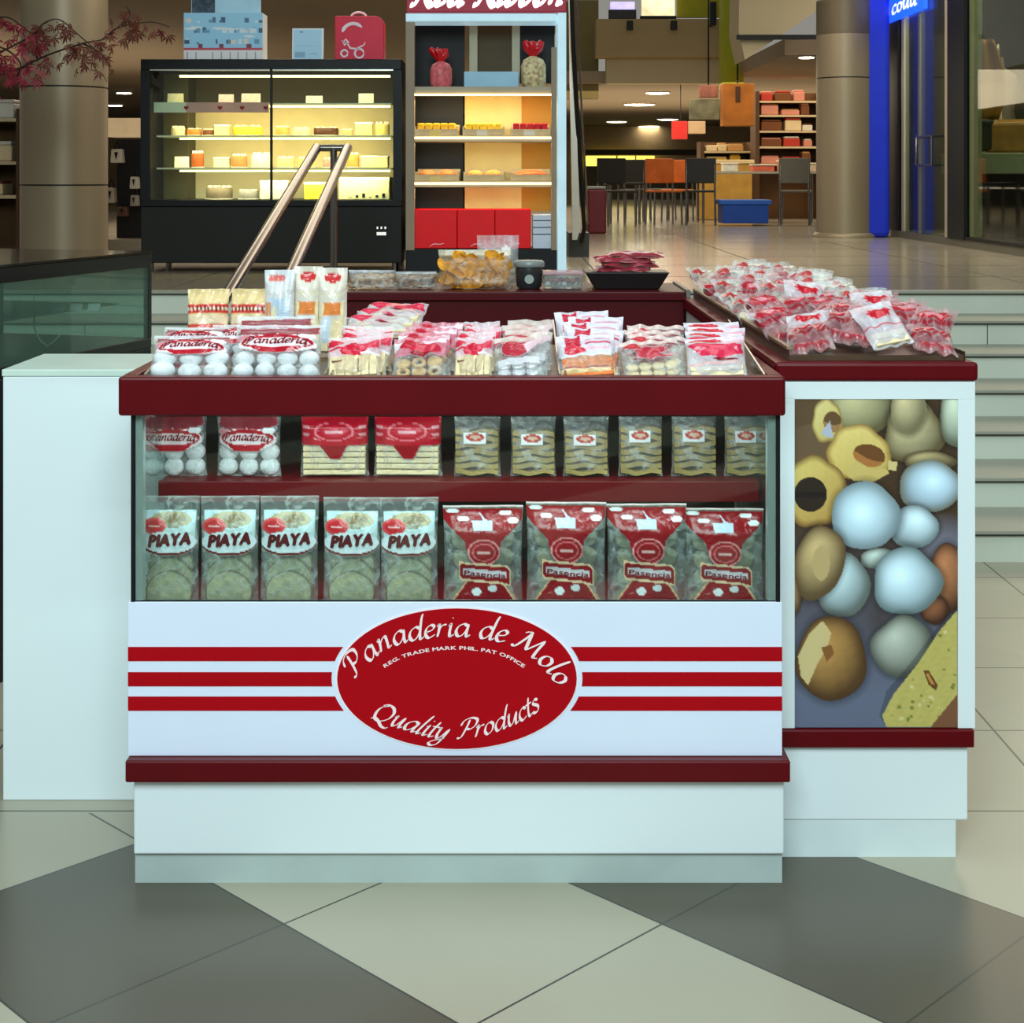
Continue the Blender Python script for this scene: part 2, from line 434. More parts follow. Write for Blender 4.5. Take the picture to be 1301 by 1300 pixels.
# ---------------------------------------------------------------- materials
WHITE = mat('white_laminate', (226, 236, 238), .32, var=.02, scale=2)
WHITE2 = mat('white_vinyl_print', (222, 232, 250), .28, var=.01)
TOEM = mat('grey_white_skirting', (176, 190, 186), .4, var=.08, scale=5)  # greyer than the laminate above, slightly mottled
MAROON = mat('maroon_laminate', (90, 0, 10), .34, var=.08, spec=.22)
RED = mat('red_vinyl', (172, 0, 16), .4, var=.03, spec=.15)
DKRED = mat('dark_red_board', (110, 6, 18), .4)
BLACK = mat('black_gasket', (8, 9, 10), .5)
DARK = mat('dark_shelf_interior', (36, 30, 28), .6)
ALU = mat('pale_aluminium', (176, 196, 192), .35, .3)
CHROME = mat('polished_steel', (128, 122, 116), .2, 1.0, var=.03)
LETTER = mat('white_lettering', (250, 226, 228), .4, var=.01)
BISC = mat('biscuit', (206, 172, 116), .75, var=.25, scale=60, bump=.4)
CREAMB = mat('cream_biscuit', (232, 214, 170), .75, var=.15, scale=60, bump=.3)
OLIVEB = mat('thin_brown_wafers', (160, 140, 84), .7, var=.25, scale=30, bump=.4)
PIAYB = mat('pale_flat_bread', (158, 152, 118), .75, var=.36, scale=46, bump=.5)
POLV = mat('white_powdered_pastry', (232, 238, 240), .7, var=.06, scale=30, bump=.2)
ORANGEB = mat('orange_cracker', (228, 120, 60), .6, var=.35, scale=70, bump=.4)
CHIP = mat('golden_chips', (228, 150, 26), .5, var=.4, scale=40, bump=.4)
PEANUT = mat('peanut_brown', (190, 150, 100), .6, var=.3, scale=50)
BROWN = mat('brown_smoked_tray', (78, 58, 42), .3, var=.2, scale=12)
CARD = mat('cream_card', (228, 200, 142), .6, var=.08)
FILM = printed_film()
R_ = (182, 8, 32); R2 = (200, 40, 60); W_ = (242, 244, 248); PK = (226, 150, 160)

# ================================================================ SETTING
def floor_material():
    m = bpy.data.materials.new('lower_floor_tiles'); m.use_nodes = True; nt = m.node_tree; N = nt.nodes; L = nt.links
    b = N['Principled BSDF']
    geo = N.new('ShaderNodeNewGeometry'); sep = N.new('ShaderNodeSeparateXYZ'); L.new(geo.outputs['Position'], sep.inputs[0])
    def M(op, a, b_=None, c=None):
        n = N.new('ShaderNodeMath'); n.operation = op
        for i, q in enumerate((a, b_, c)):
            if q is None: continue
            if isinstance(q, (int, float)): n.inputs[i].default_value = q
            else: L.new(q, n.inputs[i])
        return n.outputs[0]
    X, Y = sep.outputs[0], sep.outputs[1]
    s2 = .70711; T = .537
    u = M('MULTIPLY', M('ADD', X, Y), s2)           # across the bands
    v = M('MULTIPLY', M('SUBTRACT', X, Y), s2)
    un = M('DIVIDE', M('SUBTRACT', u, 1.855), T); vn = M('DIVIDE', M('ADD', v, 3.04), T)
    band = M('FLOORED_MODULO', M('FLOOR', un), 2.0)   # 0 light, 1 dark
    dark = M('MULTIPLY', M('MULTIPLY', band, M('GREATER_THAN', v, -3.04)), M('LESS_THAN', Y, 3.62))
    def line(q, wd):
        f = M('FRACT', q); d = M('MINIMUM', f, M('SUBTRACT', 1.0, f)); return M('LESS_THAN', d, wd)
    dl = M('MAXIMUM', line(un, .0045), line(vn, .0045))
    xn = M('DIVIDE', M('SUBTRACT', X, 1.306), .53); yn = M('DIVIDE', M('SUBTRACT', Y, 3.63), .53)
    al = M('MAXIMUM', line(xn, .006), line(yn, .006))
    far = M('GREATER_THAN', Y, 3.62)
    joint = M('ADD', M('MULTIPLY', al, far), M('MULTIPLY', dl, M('SUBTRACT', 1.0, far)))
    nz = N.new('ShaderNodeTexNoise'); nz.inputs['Scale'].default_value = 1.3; nz.inputs['Detail'].default_value = 6
    L.new(geo.outputs['Position'], nz.inputs['Vector'])
    wn = N.new('ShaderNodeTexWhiteNoise'); cmb = N.new('ShaderNodeCombineXYZ'); L.new(M('FLOOR', un), cmb.inputs[0]); L.new(M('FLOOR', vn), cmb.inputs[1]); L.new(cmb.outputs[0], wn.inputs['Vector'])
    def rgb(a, b_, t):
        mx = N.new('ShaderNodeMix'); mx.data_type = 'RGBA'
        for i, q in ((6, a), (7, b_)):
            if isinstance(q, tuple): mx.inputs[i].default_value = q+(1,)
            else: L.new(q, mx.inputs[i])
        L.new(t, mx.inputs[0]) if not isinstance(t, float) else None
        return mx.outputs[2]
    light = rgb(lin((160, 154, 134)), lin((178, 174, 152)), nz.outputs['Fac'])
    drk = rgb(lin((76, 71, 58)), lin((94, 89, 74)), nz.outputs['Fac'])
    base = rgb(light, drk, dark)
    hs = N.new('ShaderNodeHueSaturation'); L.new(base, hs.inputs['Color']); L.new(M('ADD', M('MULTIPLY', wn.outputs[0], .1), .95), hs.inputs['Value'])
    col = rgb(hs.outputs[0], lin((56, 56, 50)), joint)
    L.new(col, b.inputs['Base Color']); b.inputs['Roughness'].default_value = .3
    return m
FLOORM = floor_material()
struct(MB().box(-7, 7, -4, 6.0, -.1, 0).build('floor', FLOORM))
UPZ = .868; R0 = .124; TR = .42; Y0 = 5.96
UPM = mat('polished_upper_floor_stone', (150, 142, 126), .16, var=.06, scale=.8)
JOINT_AND_SHADE = mat('dark_joint_and_nosing_shade', (60, 62, 56), .6)
mb = MB().box(-16, 16, Y0+6*TR+.121, 60, UPZ-.15, UPZ-.0)
mb.m(1)
for k in range(-6, 9): mb.box(k*1.25+.55, k*1.25+.562, Y0+6*TR+.13, 30, UPZ-.001, UPZ+.0006)
for k in range(1, 14): mb.box(-8, 10, Y0+6*TR+k*1.25, Y0+6*TR+k*1.25+.014, UPZ-.001, UPZ+.0006)
struct(mb.build('floor', [UPM, JOINT_AND_SHADE]))
RISER = mat('mint_stone_riser', (212, 220, 204), .3, var=.05, scale=2)
TREAD = mat('mint_grey_stone_tread', (158, 160, 146), .35, var=.06, scale=2)
mb = MB()
for k in range(7):
    y = Y0+k*TR; z = k*R0
    mb.m(0).box(-7, 7, y+.02, y+TR+.02 if k < 6 else y+.1, z, z+R0-.014)
    mb.m(1).box(-7, 7, y, y+TR+.02 if k < 6 else y+.12, z+R0-.012, z+R0)
    mb.m(2).box(-7, 7, y+.006, y+.03, z+R0-.020, z+R0-.012)  # dark strip paints the shadow line under the nosing
    off = [.1, .75, .45, .95, .3, .6, .2][k]
    for j in range(-7, 8):
        mb.m(2).box(j*.95+off, j*.95+off+.004, y+.0185, y+.03, z, z+R0-.018)
struct(mb.build('staircase', [RISER, TREAD, JOINT_AND_SHADE]))

# ceilings, bulkheads, rear walls
CEILM = mat('warm_beige_ceiling', (132, 118, 98), .8, var=.05, scale=.5)
BEIGE = mat('beige_plaster', (150, 132, 96), .8, var=.08, scale=.6)
BEIGE2 = mat('pale_beige_plaster', (168, 156, 126), .8, var=.05, scale=.6)
struct(MB().box(-16, .45, 12.2, 45, 3.0, 3.2).build('ceiling', CEILM))
struct(MB().box(.45, 3.35, 24.6, 45, 3.0, 3.2).build('ceiling', CEILM))
struct(MB().box(3.35, 12, 18.85, 45, 3.0, 3.2).build('ceiling', CEILM))
struct(MB().box(-16, 12, 45, 45.3, UPZ, 3.0).build('wall_back', mat('rear_hall_wall', (150, 128, 96), .8)))
mb = MB(); pbox(mb, 757, 922, 24, 72, 24, .5); mb.m(1); pbox(mb, 770, 922, 72, 106, 24.3, .3)
struct(mb.build('trim_1', [BEIGE, BEIGE2]))
mb = MB(); pbox(mb, 720, 760, 0, 125, 24.8, .4); struct(mb.build('wall_rear_left', mat('olive_wall', (112, 100, 62), .8)))
mb = MB(); pbox(mb, 135, 182, 150, 174, 24, .5); struct(mb.build('trim_2', mat('glowing_cream_bulkhead', (214, 190, 150), .7, emit=.25)))  # weak emission in the material makes the bulkhead look lit
mb = MB(); pbox(mb, 330, 520, 12, 80, 22, .3); struct(mb.build('wall_left_rear', mat('olive_brown_wall', (118, 92, 48), .8)))
mb = MB(); pbox(mb, -400, 1400, -260, -90, 26, .3); struct(mb.build('wall_upper', CEILM))

mb = MB(); pbox(mb, 362, 421, 6, 37, 21.8, .1); struct(mb.build('window_4', mat('olive_lit_panel', (168, 160, 30), .5, emit=.25)))
mb = MB(); pbox(mb, 390, 392, 6, 37, 21.75, .04); pbox(mb, 362, 421, 27, 30, 21.75, .04); struct(mb.build('trim_4', mat('pale_trim', (196, 184, 120), .5)))

def column(label, x0, x1, yb, d, seams):
    c = thing('column', label, 'column', ((pX((x0+x1)/2, d)), d, UPZ)); r = (x1-x0)/2*d/F; c['kind'] = 'structure'
    m = mat('brushed_grey_cladding', (140, 128, 106), .42, .35, var=.05, scale=1)
    zs = [0]+sorted(pZ(s, d)-UPZ for s in seams)+[2.6 if d < 14 else 2.13]
    for a, b in zip(zs, zs[1:]):
        MB().lathe([(r, a+.006), (r, b-.006)], n=48).build('cladding', m, c)
    MB().lathe([(r*.985, 0), (r*.985, zs[-1])], n=32).build('core', BLACK, c)
    MB().lathe([(r*1.12, 0), (r*1.12, .03), (r*1.02, .05)], n=48).build('base_ring', m, c)
    return c
column('grey metal-clad round column at left behind the red foliage', 27, 135, 322, 11.9, [112, 235])
column('grey metal-clad round column at right beside the blue light block', 1037, 1108, 298, 16.2, [100, 2])
mb = MB(); BLUE_LIGHT = mat('painted_blue_light', (30, 52, 200), .35, var=.06)
mb.box(pX(1093, 16.0), pX(1131, 16.0), 16.0, 16.5, UPZ, 4.2)  # painted block stands in for blue sign light falling on the column
o = mb.build('blue_light_block', BLUE_LIGHT, bevel=.05); tag(o, 'royal blue block painted for sign light, between grey column and glass shop', 'pillar')
mb = MB(); pbox(mb, 919, 944, -60, 112, 22.5, .5)
tag(mb.build('green_pillar', mat('lime_green_paint', (142, 150, 20), .6, var=.06)), 'lime green painted hanging pillar behind the food hall bulkhead', 'pillar')

# ceiling lights
LAMP = mat('lamp_lens', (255, 244, 220), .5, emit=14)
def downlight(x, y, z, r, label):
    d = (z-EYE)*F/(HY-y); t = thing('downlight', label, 'ceiling light', (pX(x, d), d, z), 'recessed downlights in the rear ceilings')
    MB().lathe([(r*1.15, -.02), (r*1.15, .0), (r*1.05, .0)], n=20).build('trim_ring', mat('white_metal', (210, 205, 195), .4), t)
    MB().lathe([(r, -.026), (r*.9, -.03), (.01, -.032)], n=20).build('lens', LAMP, t)
for x, y, r, lb in ((835, 117, .2, 'bright round downlight nearest the hanging brown goods'), (812, 132, .3, 'wide bright downlight, largest of those over the hall'),
                    (783, 154, .26, 'small downlight above the maroon litter bin'), (824, 160, .3, 'small downlight low over the lit yellow windows'),
                    (848, 151, .25, 'small downlight just left of the red sign square')):
    downlight(x, y, 3.0, r, lb)
downlight(1024, 71, 3.0, .09, 'bright downlight beside the grey column at right')
downlight(157, 117, 3.0, .13, 'downlight right of the left column, upper of two')
downlight(146, 133, 3.0, .14, 'long downlight right of the left column, lower of two')

# ================================================================ MAIN DISPLAY STAND
YF = 3.25; XL, XR = -.813, .572; YB = 3.86; DECK = .545
st = thing('bakery_display_stand', 'white and maroon glass-fronted bakery stand with a red oval logo', 'display stand', (0, YF, 0))
def S(mb, name, m, bevel=0.0, parent=None):
    o = mb.build(name, m, parent or st, bevel); o.location = (0, -YF, 0) if parent is None else (0, 0, 0); return o
S(MB().box(XL+.012, XR+.004, YF, YB, .066, .226), 'plinth', WHITE, .003)
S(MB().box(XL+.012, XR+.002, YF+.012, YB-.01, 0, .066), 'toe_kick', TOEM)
S(MB().box(XL-.0, XR+.013, YF-.026, YB, .227, .273), 'maroon_ledge', MAROON, .004)
S(MB().box(XL, XR, YF, YF+.02, .274, .6), 'front_panel', WHITE2, .001)
S(MB().box(XL, XR, YF+.02, YB, .274, .54), 'cabinet_body', WHITE)
# stripes
ov = lambda z: 0 if abs(z-.4417) > .16 else .268*math.sqrt(max(0, 1-((z-.4417)/.160)**2))
XO = -.1165; ZO = .4385
for y0, y1 in ((822, 840), (854, 872), (885, 903)):
    za, zb = pZ(y1, YF), pZ(y0, YF)
    for sgn in (-1, 1):
        n = 8; inner = []
        for i in range(n+1):
            z = za+(zb-za)*i/n; e = .2655*math.sqrt(max(0, 1-((z-ZO)/.159)**2)); inner.append((XO+sgn*e, z))
        xe = XL if sgn < 0 else XR
        poly = [(xe, za)]+inner+[(xe, zb)]
        S(MB().prism(poly, YF-.0012, YF-.0001), 'red_stripe', RED)
def ell(a, b, n=72): return [(XO+a*math.cos(2*PI*i/n), ZO+b*math.sin(2*PI*i/n)) for i in range(n)]
S(MB().prism(ell(.2575, .152), YF-.0015, YF-.0001), 'oval_border', mat('white_border', (245, 238, 246), .4))
emb = S(MB().prism(ell(.2535, .1485), YF-.0032, YF-.0016), 'oval_emblem', RED)
zp = lambda zx, zy: (pX(400+zx/3.614, YF), pZ(750+zy/3.614, YF))
mb = MB()
script_text(mb, 'Panaderia de Molo', [zp(*q) for q in ((186, 396), (240, 336), (310, 279), (400, 240), (500, 219), (600, 209), (700, 210), (810, 224), (890, 248), (970, 288), (1035, 338), (1085, 395), (1112, 440))], .0265, YF-.0046, thick=.23, thin=.075, slant=.14, squeeze=1.02)
lo = mb.build('upper_script_lettering', LETTER, emb); mb = MB()
script_text(mb, 'Quality', [zp(*q) for q in ((245, 592), (320, 612), (400, 632), (470, 655), (540, 672), (600, 682))], .0235, YF-.0046, thick=.22, thin=.07, slant=.45, squeeze=1.0)
lo = mb.build('left_script_lettering', LETTER, emb); mb = MB()
script_text(mb, 'Products', [zp(*q) for q in ((655, 676), (730, 672), (800, 655), (870, 630), (940, 600), (1000, 565), (1035, 540))], .0235, YF-.0046, thick=.22, thin=.07, slant=.4, squeeze=1.0)
lo = mb.build('right_script_lettering', LETTER, emb)
mb = MB()
block_text(mb, 'REG. TRADE MARK PHIL. PAT OFFICE', [zp(*q) for q in ((318, 355), (400, 310), (520, 280), (640, 270), (760, 278), (870, 305), (958, 355))], .0105, lambda x, z: YF-.0042, bold=1.2)
lo = mb.build('small_capitals', LETTER, emb)

# posts, glass, interior
S(MB().box(XL+.006, XL+.014, YF+.0, YF+.012, .6, .998), 'black_corner_seal', BLACK)
S(MB().box(XL+.015, XL+.03, YF+.004, YF+.03, .6, .998), 'corner_post', ALU)
S(MB().box(XR-.012, XR-.004, YF, YF+.012, .6, .998), 'black_corner_seal', BLACK)
S(MB().box(XR-.030, XR-.013, YF+.004, YF+.03, .6, .998), 'corner_post', ALU)
S(MB().box(XL+.006, XR-.004, YF+.003, YF+.009, .6, .6025), 'black_glass_seal', BLACK)
GLS = glass('clear_front_glass', (238, 246, 243))
S(MB().box(XL+.014, XR-.012, YF+.004, YF+.009, .603, .998), 'front_glass', GLS)
S(MB().box(XL+.008, XL+.014, YF+.032, YB-.02, .54, .998), 'side_glass', glass('clear_side_glass', (232, 242, 240)))
S(MB().box(XR-.014, XR-.008, YF+.032, YB-.02, .54, .998), 'side_glass', MATS['clear_side_glass'])
S(MB().box(XL+.016, XR-.016, YF+.02, YB-.03, .54, DECK), 'deck', DKRED)
S(MB().box(XL+.016, XR-.016, YB-.03, YB-.012, .54, 1.0), 'rear_board', DARK)
S(MB().box(XL+.016, XR-.016, 3.47, YB-.031, .79, .812), 'shelf', DKRED, .002)
S(MB().box(XL+.016, XR-.016, 3.455, 3.469, .768, .815), 'shelf_edge', mat('crimson_shelf_edge', (96, 4, 14), .4, spec=.2), .002)
FILL_STRIP = mat('cool_fill_glow', (232, 246, 255), .5, emit=3)
for zz, yy, pw in ((.988, 3.285, 2.2), (.780, 3.478, .45)):  # added hidden fill lamps, glowing strips and shrouds to brighten the stand interior
    S(MB().box(XL+.05, XR-.05, yy-.006, yy-.003, zz, zz+.008), 'fill_shroud', BLACK)
    S(MB().box(XL+.05, XR-.05, yy-.002, yy+.004, zz+.003, zz+.008), 'fill_strip', FILL_STRIP)
    l = bpy.data.lights.new('stand_fill', 'AREA'); l.shape = 'RECTANGLE'; l.size = 1.25; l.size_y = .03; l.energy = pw; l.color = (.86, .96, 1)
    lo = bpy.data.objects.new('stand_fill', l); COL.objects.link(lo); lo.parent = st; lo.location = ((XL+XR)/2, yy-YF, zz-.002); lo.rotation_euler = (.55 if zz > .9 else -.35, 0, 0)
# maroon rim of the top: four boards and a base
S(MB().box(XL-.016, XR+.004, YF-.022, YF+.02, .997, 1.079), 'rim_front', MAROON, .006)
S(MB().box(XL-.016, XL+.014, YF+.021, YB, .997, 1.079), 'rim_side', MAROON, .004)
S(MB().box(XR-.026, XR+.004, YF+.021, YB, .997, 1.079), 'rim_side', MAROON, .004)
S(MB().box(XL+.015, XR-.027, YB-.02, YB, .997, 1.079), 'rim_rear', MAROON, .004)
S(MB().box(XL+.015, XR-.027, YF+.021, YB-.021, .999, 1.052), 'top_board', MAROON)
TOPZ = 1.052

# ---------------------------------------------------------------- pack prototypes
def child_mesh(name, mb, m, par): return mb.build(name, m, par)
def disc(mb, c, r, t, tilt=0, jit=.05, n=20):
    k = MB().lathe([(r*.2, 0), (r*.93, 0), (r, t*.35), (r, t*.65), (r*.93, t), (r*.2, t)], n=n, ax='y', jit=jit)
    cs, sn = math.cos(tilt), math.sin(tilt)
    vs = [(x+c[0], y*cs-z*sn+c[1], y*sn+z*cs+c[2]) for x, y, z in k.v]
    mb.add(vs, k.f, True)

def tray_for(): pass
# Piaya pack
def make_piaya():
    W, H, T = .128, .255, .034
    sh = [('rect', 0, 0, 1, 1, (190, 205, 190), .0), ('rect', .0, .0, 1, .02, (220, 230, 226), .3),
          ('rect', .05, .125, .95, .36, (196, 222, 232), 1), ('ell', .52, .20, .36, .075, (178, 158, 120), 1), ('ell', .58, .19, .2, .035, (140, 116, 84), 1),
          ('rect', .35, .25, .95, .33, (202, 222, 226), 1), ('ell', .5, .245, .25, .02, (150, 140, 120), 1),
          ('ell', .23, .25, .21, .072, (214, 70, 74), 1), ('ell', .23, .25, .16, .045, (196, 34, 44), 1), ('rect', .13, .245, .33, .255, (240, 190, 190), 1),
          ('ell', .49, .40, .495, .098, (120, 14, 20), 1), ('ell', .49, .385, .49, .092, (232, 240, 248), 1)]
    me, ys = bag_mesh('wrapper', W, H, T, sh, 64, 96, 11, seal=.08, crinkle=.003)
    t = thing('flat_bread_pack', '', 'snack pack'); wr = link('wrapper', me, t)
    mb = MB(); block_text(mb, 'PIAYA', [(-.047, H*(1-.425)), (-.02, H*(1-.418)), (.047, H*(1-.398))], .036, lambda x, z: ys(x, z)-.0016, bold=3.0, slant=.22, sx=1.0)
    mb.build('lettering', mat('dark_red_lettering', (96, 18, 26), .5), wr)
    for i, (zc, r) in enumerate(((.044, .050), (.072, .050), (.104, .048), (.150, .045))):
        mb = MB(); disc(mb, (random.uniform(-.003, .003), -.0115+i*.0062, zc), r, .0055, -.1)
        cs, sn = math.cos(-.1), math.sin(-.1); cy = -.0115+i*.0062
        mb.m(1).tube([(r*math.cos(a)*(1+.03*math.sin(3*a)), cy-r*math.sin(a)*sn+.001, zc+r*math.sin(a)*cs) for a in np.linspace(0, 2*PI, 29)[:-1]], .0016, 6, True)
        mb.build('flat_bread', [PIAYB, mat('browned_edge', (120, 104, 72), .7, var=.3, scale=50)], t)
    return Proto(t)
# big red bag
def make_redbag():
    W, H, T = .176, .245, .05
    c = (150, 3, 22)
    sh = [('rect', 0, 0, 1, 1, (120, 120, 96), .0),
          ('poly', [(.0, .03), (1, .03), (1, .13), (.88, .22), (.74, .32), (.70, .44), (.30, .44), (.26, .32), (.12, .22), (0, .13)], c, 1),
          ('rect', 0, .0, 1, .022, (250, 222, 222), .9),
          ('poly', [(.30, .66), (.72, .66), (.86, .80), (1, .98), (0, .98), (.16, .80)], (240, 190, 150), 1),
          ('poly', [(.32, .67), (.70, .67), (.83, .80), (.97, .98), (.03, .98), (.19, .80)], c, 1),
          ('ring', .51, .42, .21, .12, .1, (236, 150, 150), 1), ('ell', .51, .42, .19, .108, (158, 10, 28), 1), ('ring', .51, .42, .15, .082, .12, (226, 110, 116), 1), ('rect', .43, .41, .59, .43, (240, 180, 180), 1),
          ('poly', [(.19, .49), (.3, .51), (.8, .54), (.86, .58), (.86, .74), (.7, .71), (.22, .68), (.18, .64)], (244, 206, 170), 1),
          ('poly', [(.21, .51), (.3, .53), (.79, .56), (.84, .59), (.84, .72), (.7, .69), (.23, .66), (.20, .63)], c, 1),
          ('poly', [(.24, .56), (.8, .6), (.8, .66), (.24, .625)], (232, 216, 226), 1),
          ('ell', .12, .05, .08, .02, W_, 1), ('ell', .25, .12, .08, .022, W_, 1), ('ell', .78, .07, .08, .02, W_, 1), ('ell', .88, .14, .07, .025, W_, 1),
          ('poly', [(.36, .14), (.5, .13), (.44, .05), (.54, .13), (.62, .14), (.62, .22), (.38, .22)], (206, 220, 240), 1),
          ('ell', .42, .78, .06, .035, W_, 1), ('ell', .62, .75, .06, .03, W_, 1), ('ell', .2, .9, .06, .03, W_, 1), ('ell', .75, .9, .06, .03, W_, 1)]
    me, ys = bag_mesh('wrapper', W, H, T, sh, 72, 84, 5, seal=.04, crinkle=.005)
    t = thing('red_printed_bag', '', 'snack bag'); wr = link('wrapper', me, t)
    mb = MB(); block_text(mb, 'Pasencia', [(-.043, H*(1-.625)), (.05, H*(1-.66))], .016, lambda x, z: ys(x, z)-.0012, bold=1)
    mb.build('lettering', mat('maroon_ink', (130, 20, 40), .5), wr)
    k = 0
    for row in range(4):
        for cx in (-.045, 0, .045):
            mb = MB(); disc(mb, (cx+random.uniform(-.004, .004), random.uniform(-.006, .004), .035+row*.045), .024, .008, random.uniform(-.3, .3)); mb.build('biscuit', mat('grey_olive_biscuit', (136, 130, 100), .7, var=.3, scale=40, bump=.3), t); k += 1
    return Proto(t)
# olive wafers pack
def make_wafer(W=.108, H=.165, seed=3):
    sh = [('rect', 0, 0, 1, 1, (150, 150, 100), 0), ('rect', .22, .34, .72, .52, W_, 1), ('ell', .47, .41, .2, .06, (190, 70, 60), 1), ('ell', .47, .41, .12, .03, (220, 180, 160), 1), ('rect', .24, .48, .7, .52, (236, 236, 236), 1)]
    me, ys = bag_mesh('wrapper', W, H, .06, sh, 36, 48, seed, seal=.1)
    t = thing('wafer_pack', '', 'snack pack'); link('wrapper', me, t)
    r = random.Random(seed)
    for i in range(7):
        mb = MB(); n = 12; z = .008+i*.0155; w = W*.45; tk = .011; ph = r.uniform(0, 6)
        vs = []
        for k in range(n+1):
            x = -w+2*w*k/n; dz = .003*math.sin(k*.7+ph)+r.uniform(-.0006, .0006)
            vs += [(x, -.022, z+dz), (x, .02, z+dz), (x, .02, z+dz+tk), (x, -.022, z+dz+tk)]
        fs = []
        for k in range(n):
            a = k*4
            for q in range(4): fs.append((a+q, a+4+q, a+4+(q+1) % 4, a+(q+1) % 4))
        fs += [(0, 1, 2, 3), tuple(n*4+q for q in (3, 2, 1, 0))]
        mb.add(vs, fs); mb.build('wafer', OLIVEB, t)
    return Proto(t)
def make_polvoron(W, H, seed, big=False):
    sh = [('rect', 0, 0, 1, 1, (220, 225, 230), 0), ('rect', 0, 0, 1, .06, (230, 230, 236), .5),
          ('poly', [(.05, .08), (.95, .05), (.97, .2), (.7, .3), (.3, .3), (.03, .22)], (150, 26, 48), .9),
          ('ell', .5, .42, .46, .17, (244, 232, 236), 1), ('ell', .5, .40, .42, .14, (180, 14, 36), 1), ('ell', .5, .41, .38, .085, (245, 226, 230), 1),
          ('poly', [(.2, .5), (.8, .5), (.68, .6), (.32, .6)], (186, 14, 36), 1), ('ell', .84, .28, .1, .05, W_, 1), ('ell', .12, .3, .09, .05, PK, 1)]
    me, ys = bag_mesh('wrapper', W, H, .05, sh, 56, 48, seed, seal=.06, crinkle=.005)
    t = thing('powdered_pastry_pack', '', 'snack pack'); wr = link('wrapper', me, t)
    mb = MB(); script_text(mb, 'Panaderia', [(-W*.36, H*.555), (0, H*.575), (W*.34, H*.555)], H*.075, 0, thick=.3, thin=.12, slant=.2)
    mb.v = [(x, ys(x, z)-.0016+min(y, .0), z) for x, y, z in mb.v]
    mb.build('lettering', mat('deep_red_ink', (130, 10, 26), .5), wr)
    n = 4 if big else 3; r = W/n*.46
    for row in range(2):
        for i in range(n):
            mb = MB().ball((-W/2+W*(i+.5)/n*.96+W*.02, random.uniform(-.004, .004), r*.95+row*r*1.5), r, .018, r*.92, 14, .04, i+row*7)
            mb.build('pastry_ball', POLV, t)
    return Proto(t)
def make_redbisc(W=.158, H=.165):
    sh = [('rect', 0, 0, 1, 1, (200, 190, 170), 0), ('rect', 0, .1, 1, .56, (186, 12, 40), 1), ('poly', [(.3, .56), (.7, .56), (.6, .74), (.45, .74)], (150, 8, 26), 1),
          ('ring', .5, .36, .3, .13, .12, (236, 120, 136), 1), ('ell', .5, .36, .2, .07, (210, 40, 66), 1), ('rect', .36, .345, .64, .375, (244, 180, 190), 1),
          ('ell', .08, .3, .06, .025, PK, 1), ('ell', .08, .4, .06, .025, PK, 1), ('ell', .92, .3, .06, .025, PK, 1), ('ell', .92, .4, .06, .025, PK, 1), ('rect', 0, .1, 1, .13, (210, 60, 84), 1)]
    me, ys = bag_mesh('wrapper', W, H, .05, sh, 56, 48, 21, seal=.1)
    t = thing('red_labelled_biscuit_pack', '', 'snack pack'); link('wrapper', me, t)
    for i in range(5):
        MB().box(-W*.45, W*.45, -.018, .018, .006+i*.0135, .006+i*.0135+.011).build('biscuit', CREAMB, t, .002)
    return Proto(t)

PIA = make_piaya(); RB = make_redbag(); WAF = make_wafer(); POL = make_polvoron(.15, .15, 4); RBI = make_redbisc()

# lower row: five pale packs and four red bags
dl = 3.345
for i, (x, yt) in enumerate(((214, 634), (290, 634), (366, 634), (446, 636), (519, 638))):
    PIA.put((pX(x, dl), dl+.01, DECK+.001), (-.05, 0, random.uniform(-.05, .05)),
            '%s flat bread pack from the left, white oval label reading PIAYA' % ORD[i].capitalize(), 'flat bread packs standing behind the front glass', (1, 1, 1+(0 if i < 3 else -.012)))
for i, (x, sc) in enumerate(((613, .955), (719, .985), (822, .97), (920, .93))):
    RB.put((pX(x, dl), dl+.015, DECK+.001), (-.04, 0, (.03, -.03, .02, -.03)[i]),
           '%s of four red and clear bags from the left, behind the front glass' % ORD[i].capitalize(), 'red printed bags standing behind the front glass', (1, 1, sc))
# upper shelf
du = 3.53; zs = .8125
for i, x in enumerate((221, 316)):
    POL.put((pX(x, du), du, zs), (0, 0, (.05, -.06)[i]), ('Pack of white powdered pastries at the left end of the glass case shelf', 'Pack of white powdered pastries, second on the glass case shelf')[i], 'powdered pastry packs on the shelf inside the case', (1.0, 1, 1.0))
for i, x in enumerate((425, 518)):
    RBI.put((pX(x, du), du, zs), (0, 0, (.02, -.03)[i]), ('Red labelled biscuit pack beside the white pastries on the case shelf', 'Red labelled biscuit pack beside the brown wafers on the case shelf')[i], 'red biscuit packs on the shelf inside the case')
for i, (x, w_) in enumerate(((606, 1), (677, .97), (744, .98), (813, .95), (881, .97), (947, .93))):
    WAF.put((pX(x, du), du, zs), (0, 0, random.uniform(-.05, .05)), '%s brown wafer pack from the left on the shelf inside the case' % ORD[i].capitalize(), 'brown wafer packs on the shelf inside the case', (w_, 1, random.uniform(.92, 1.04)))

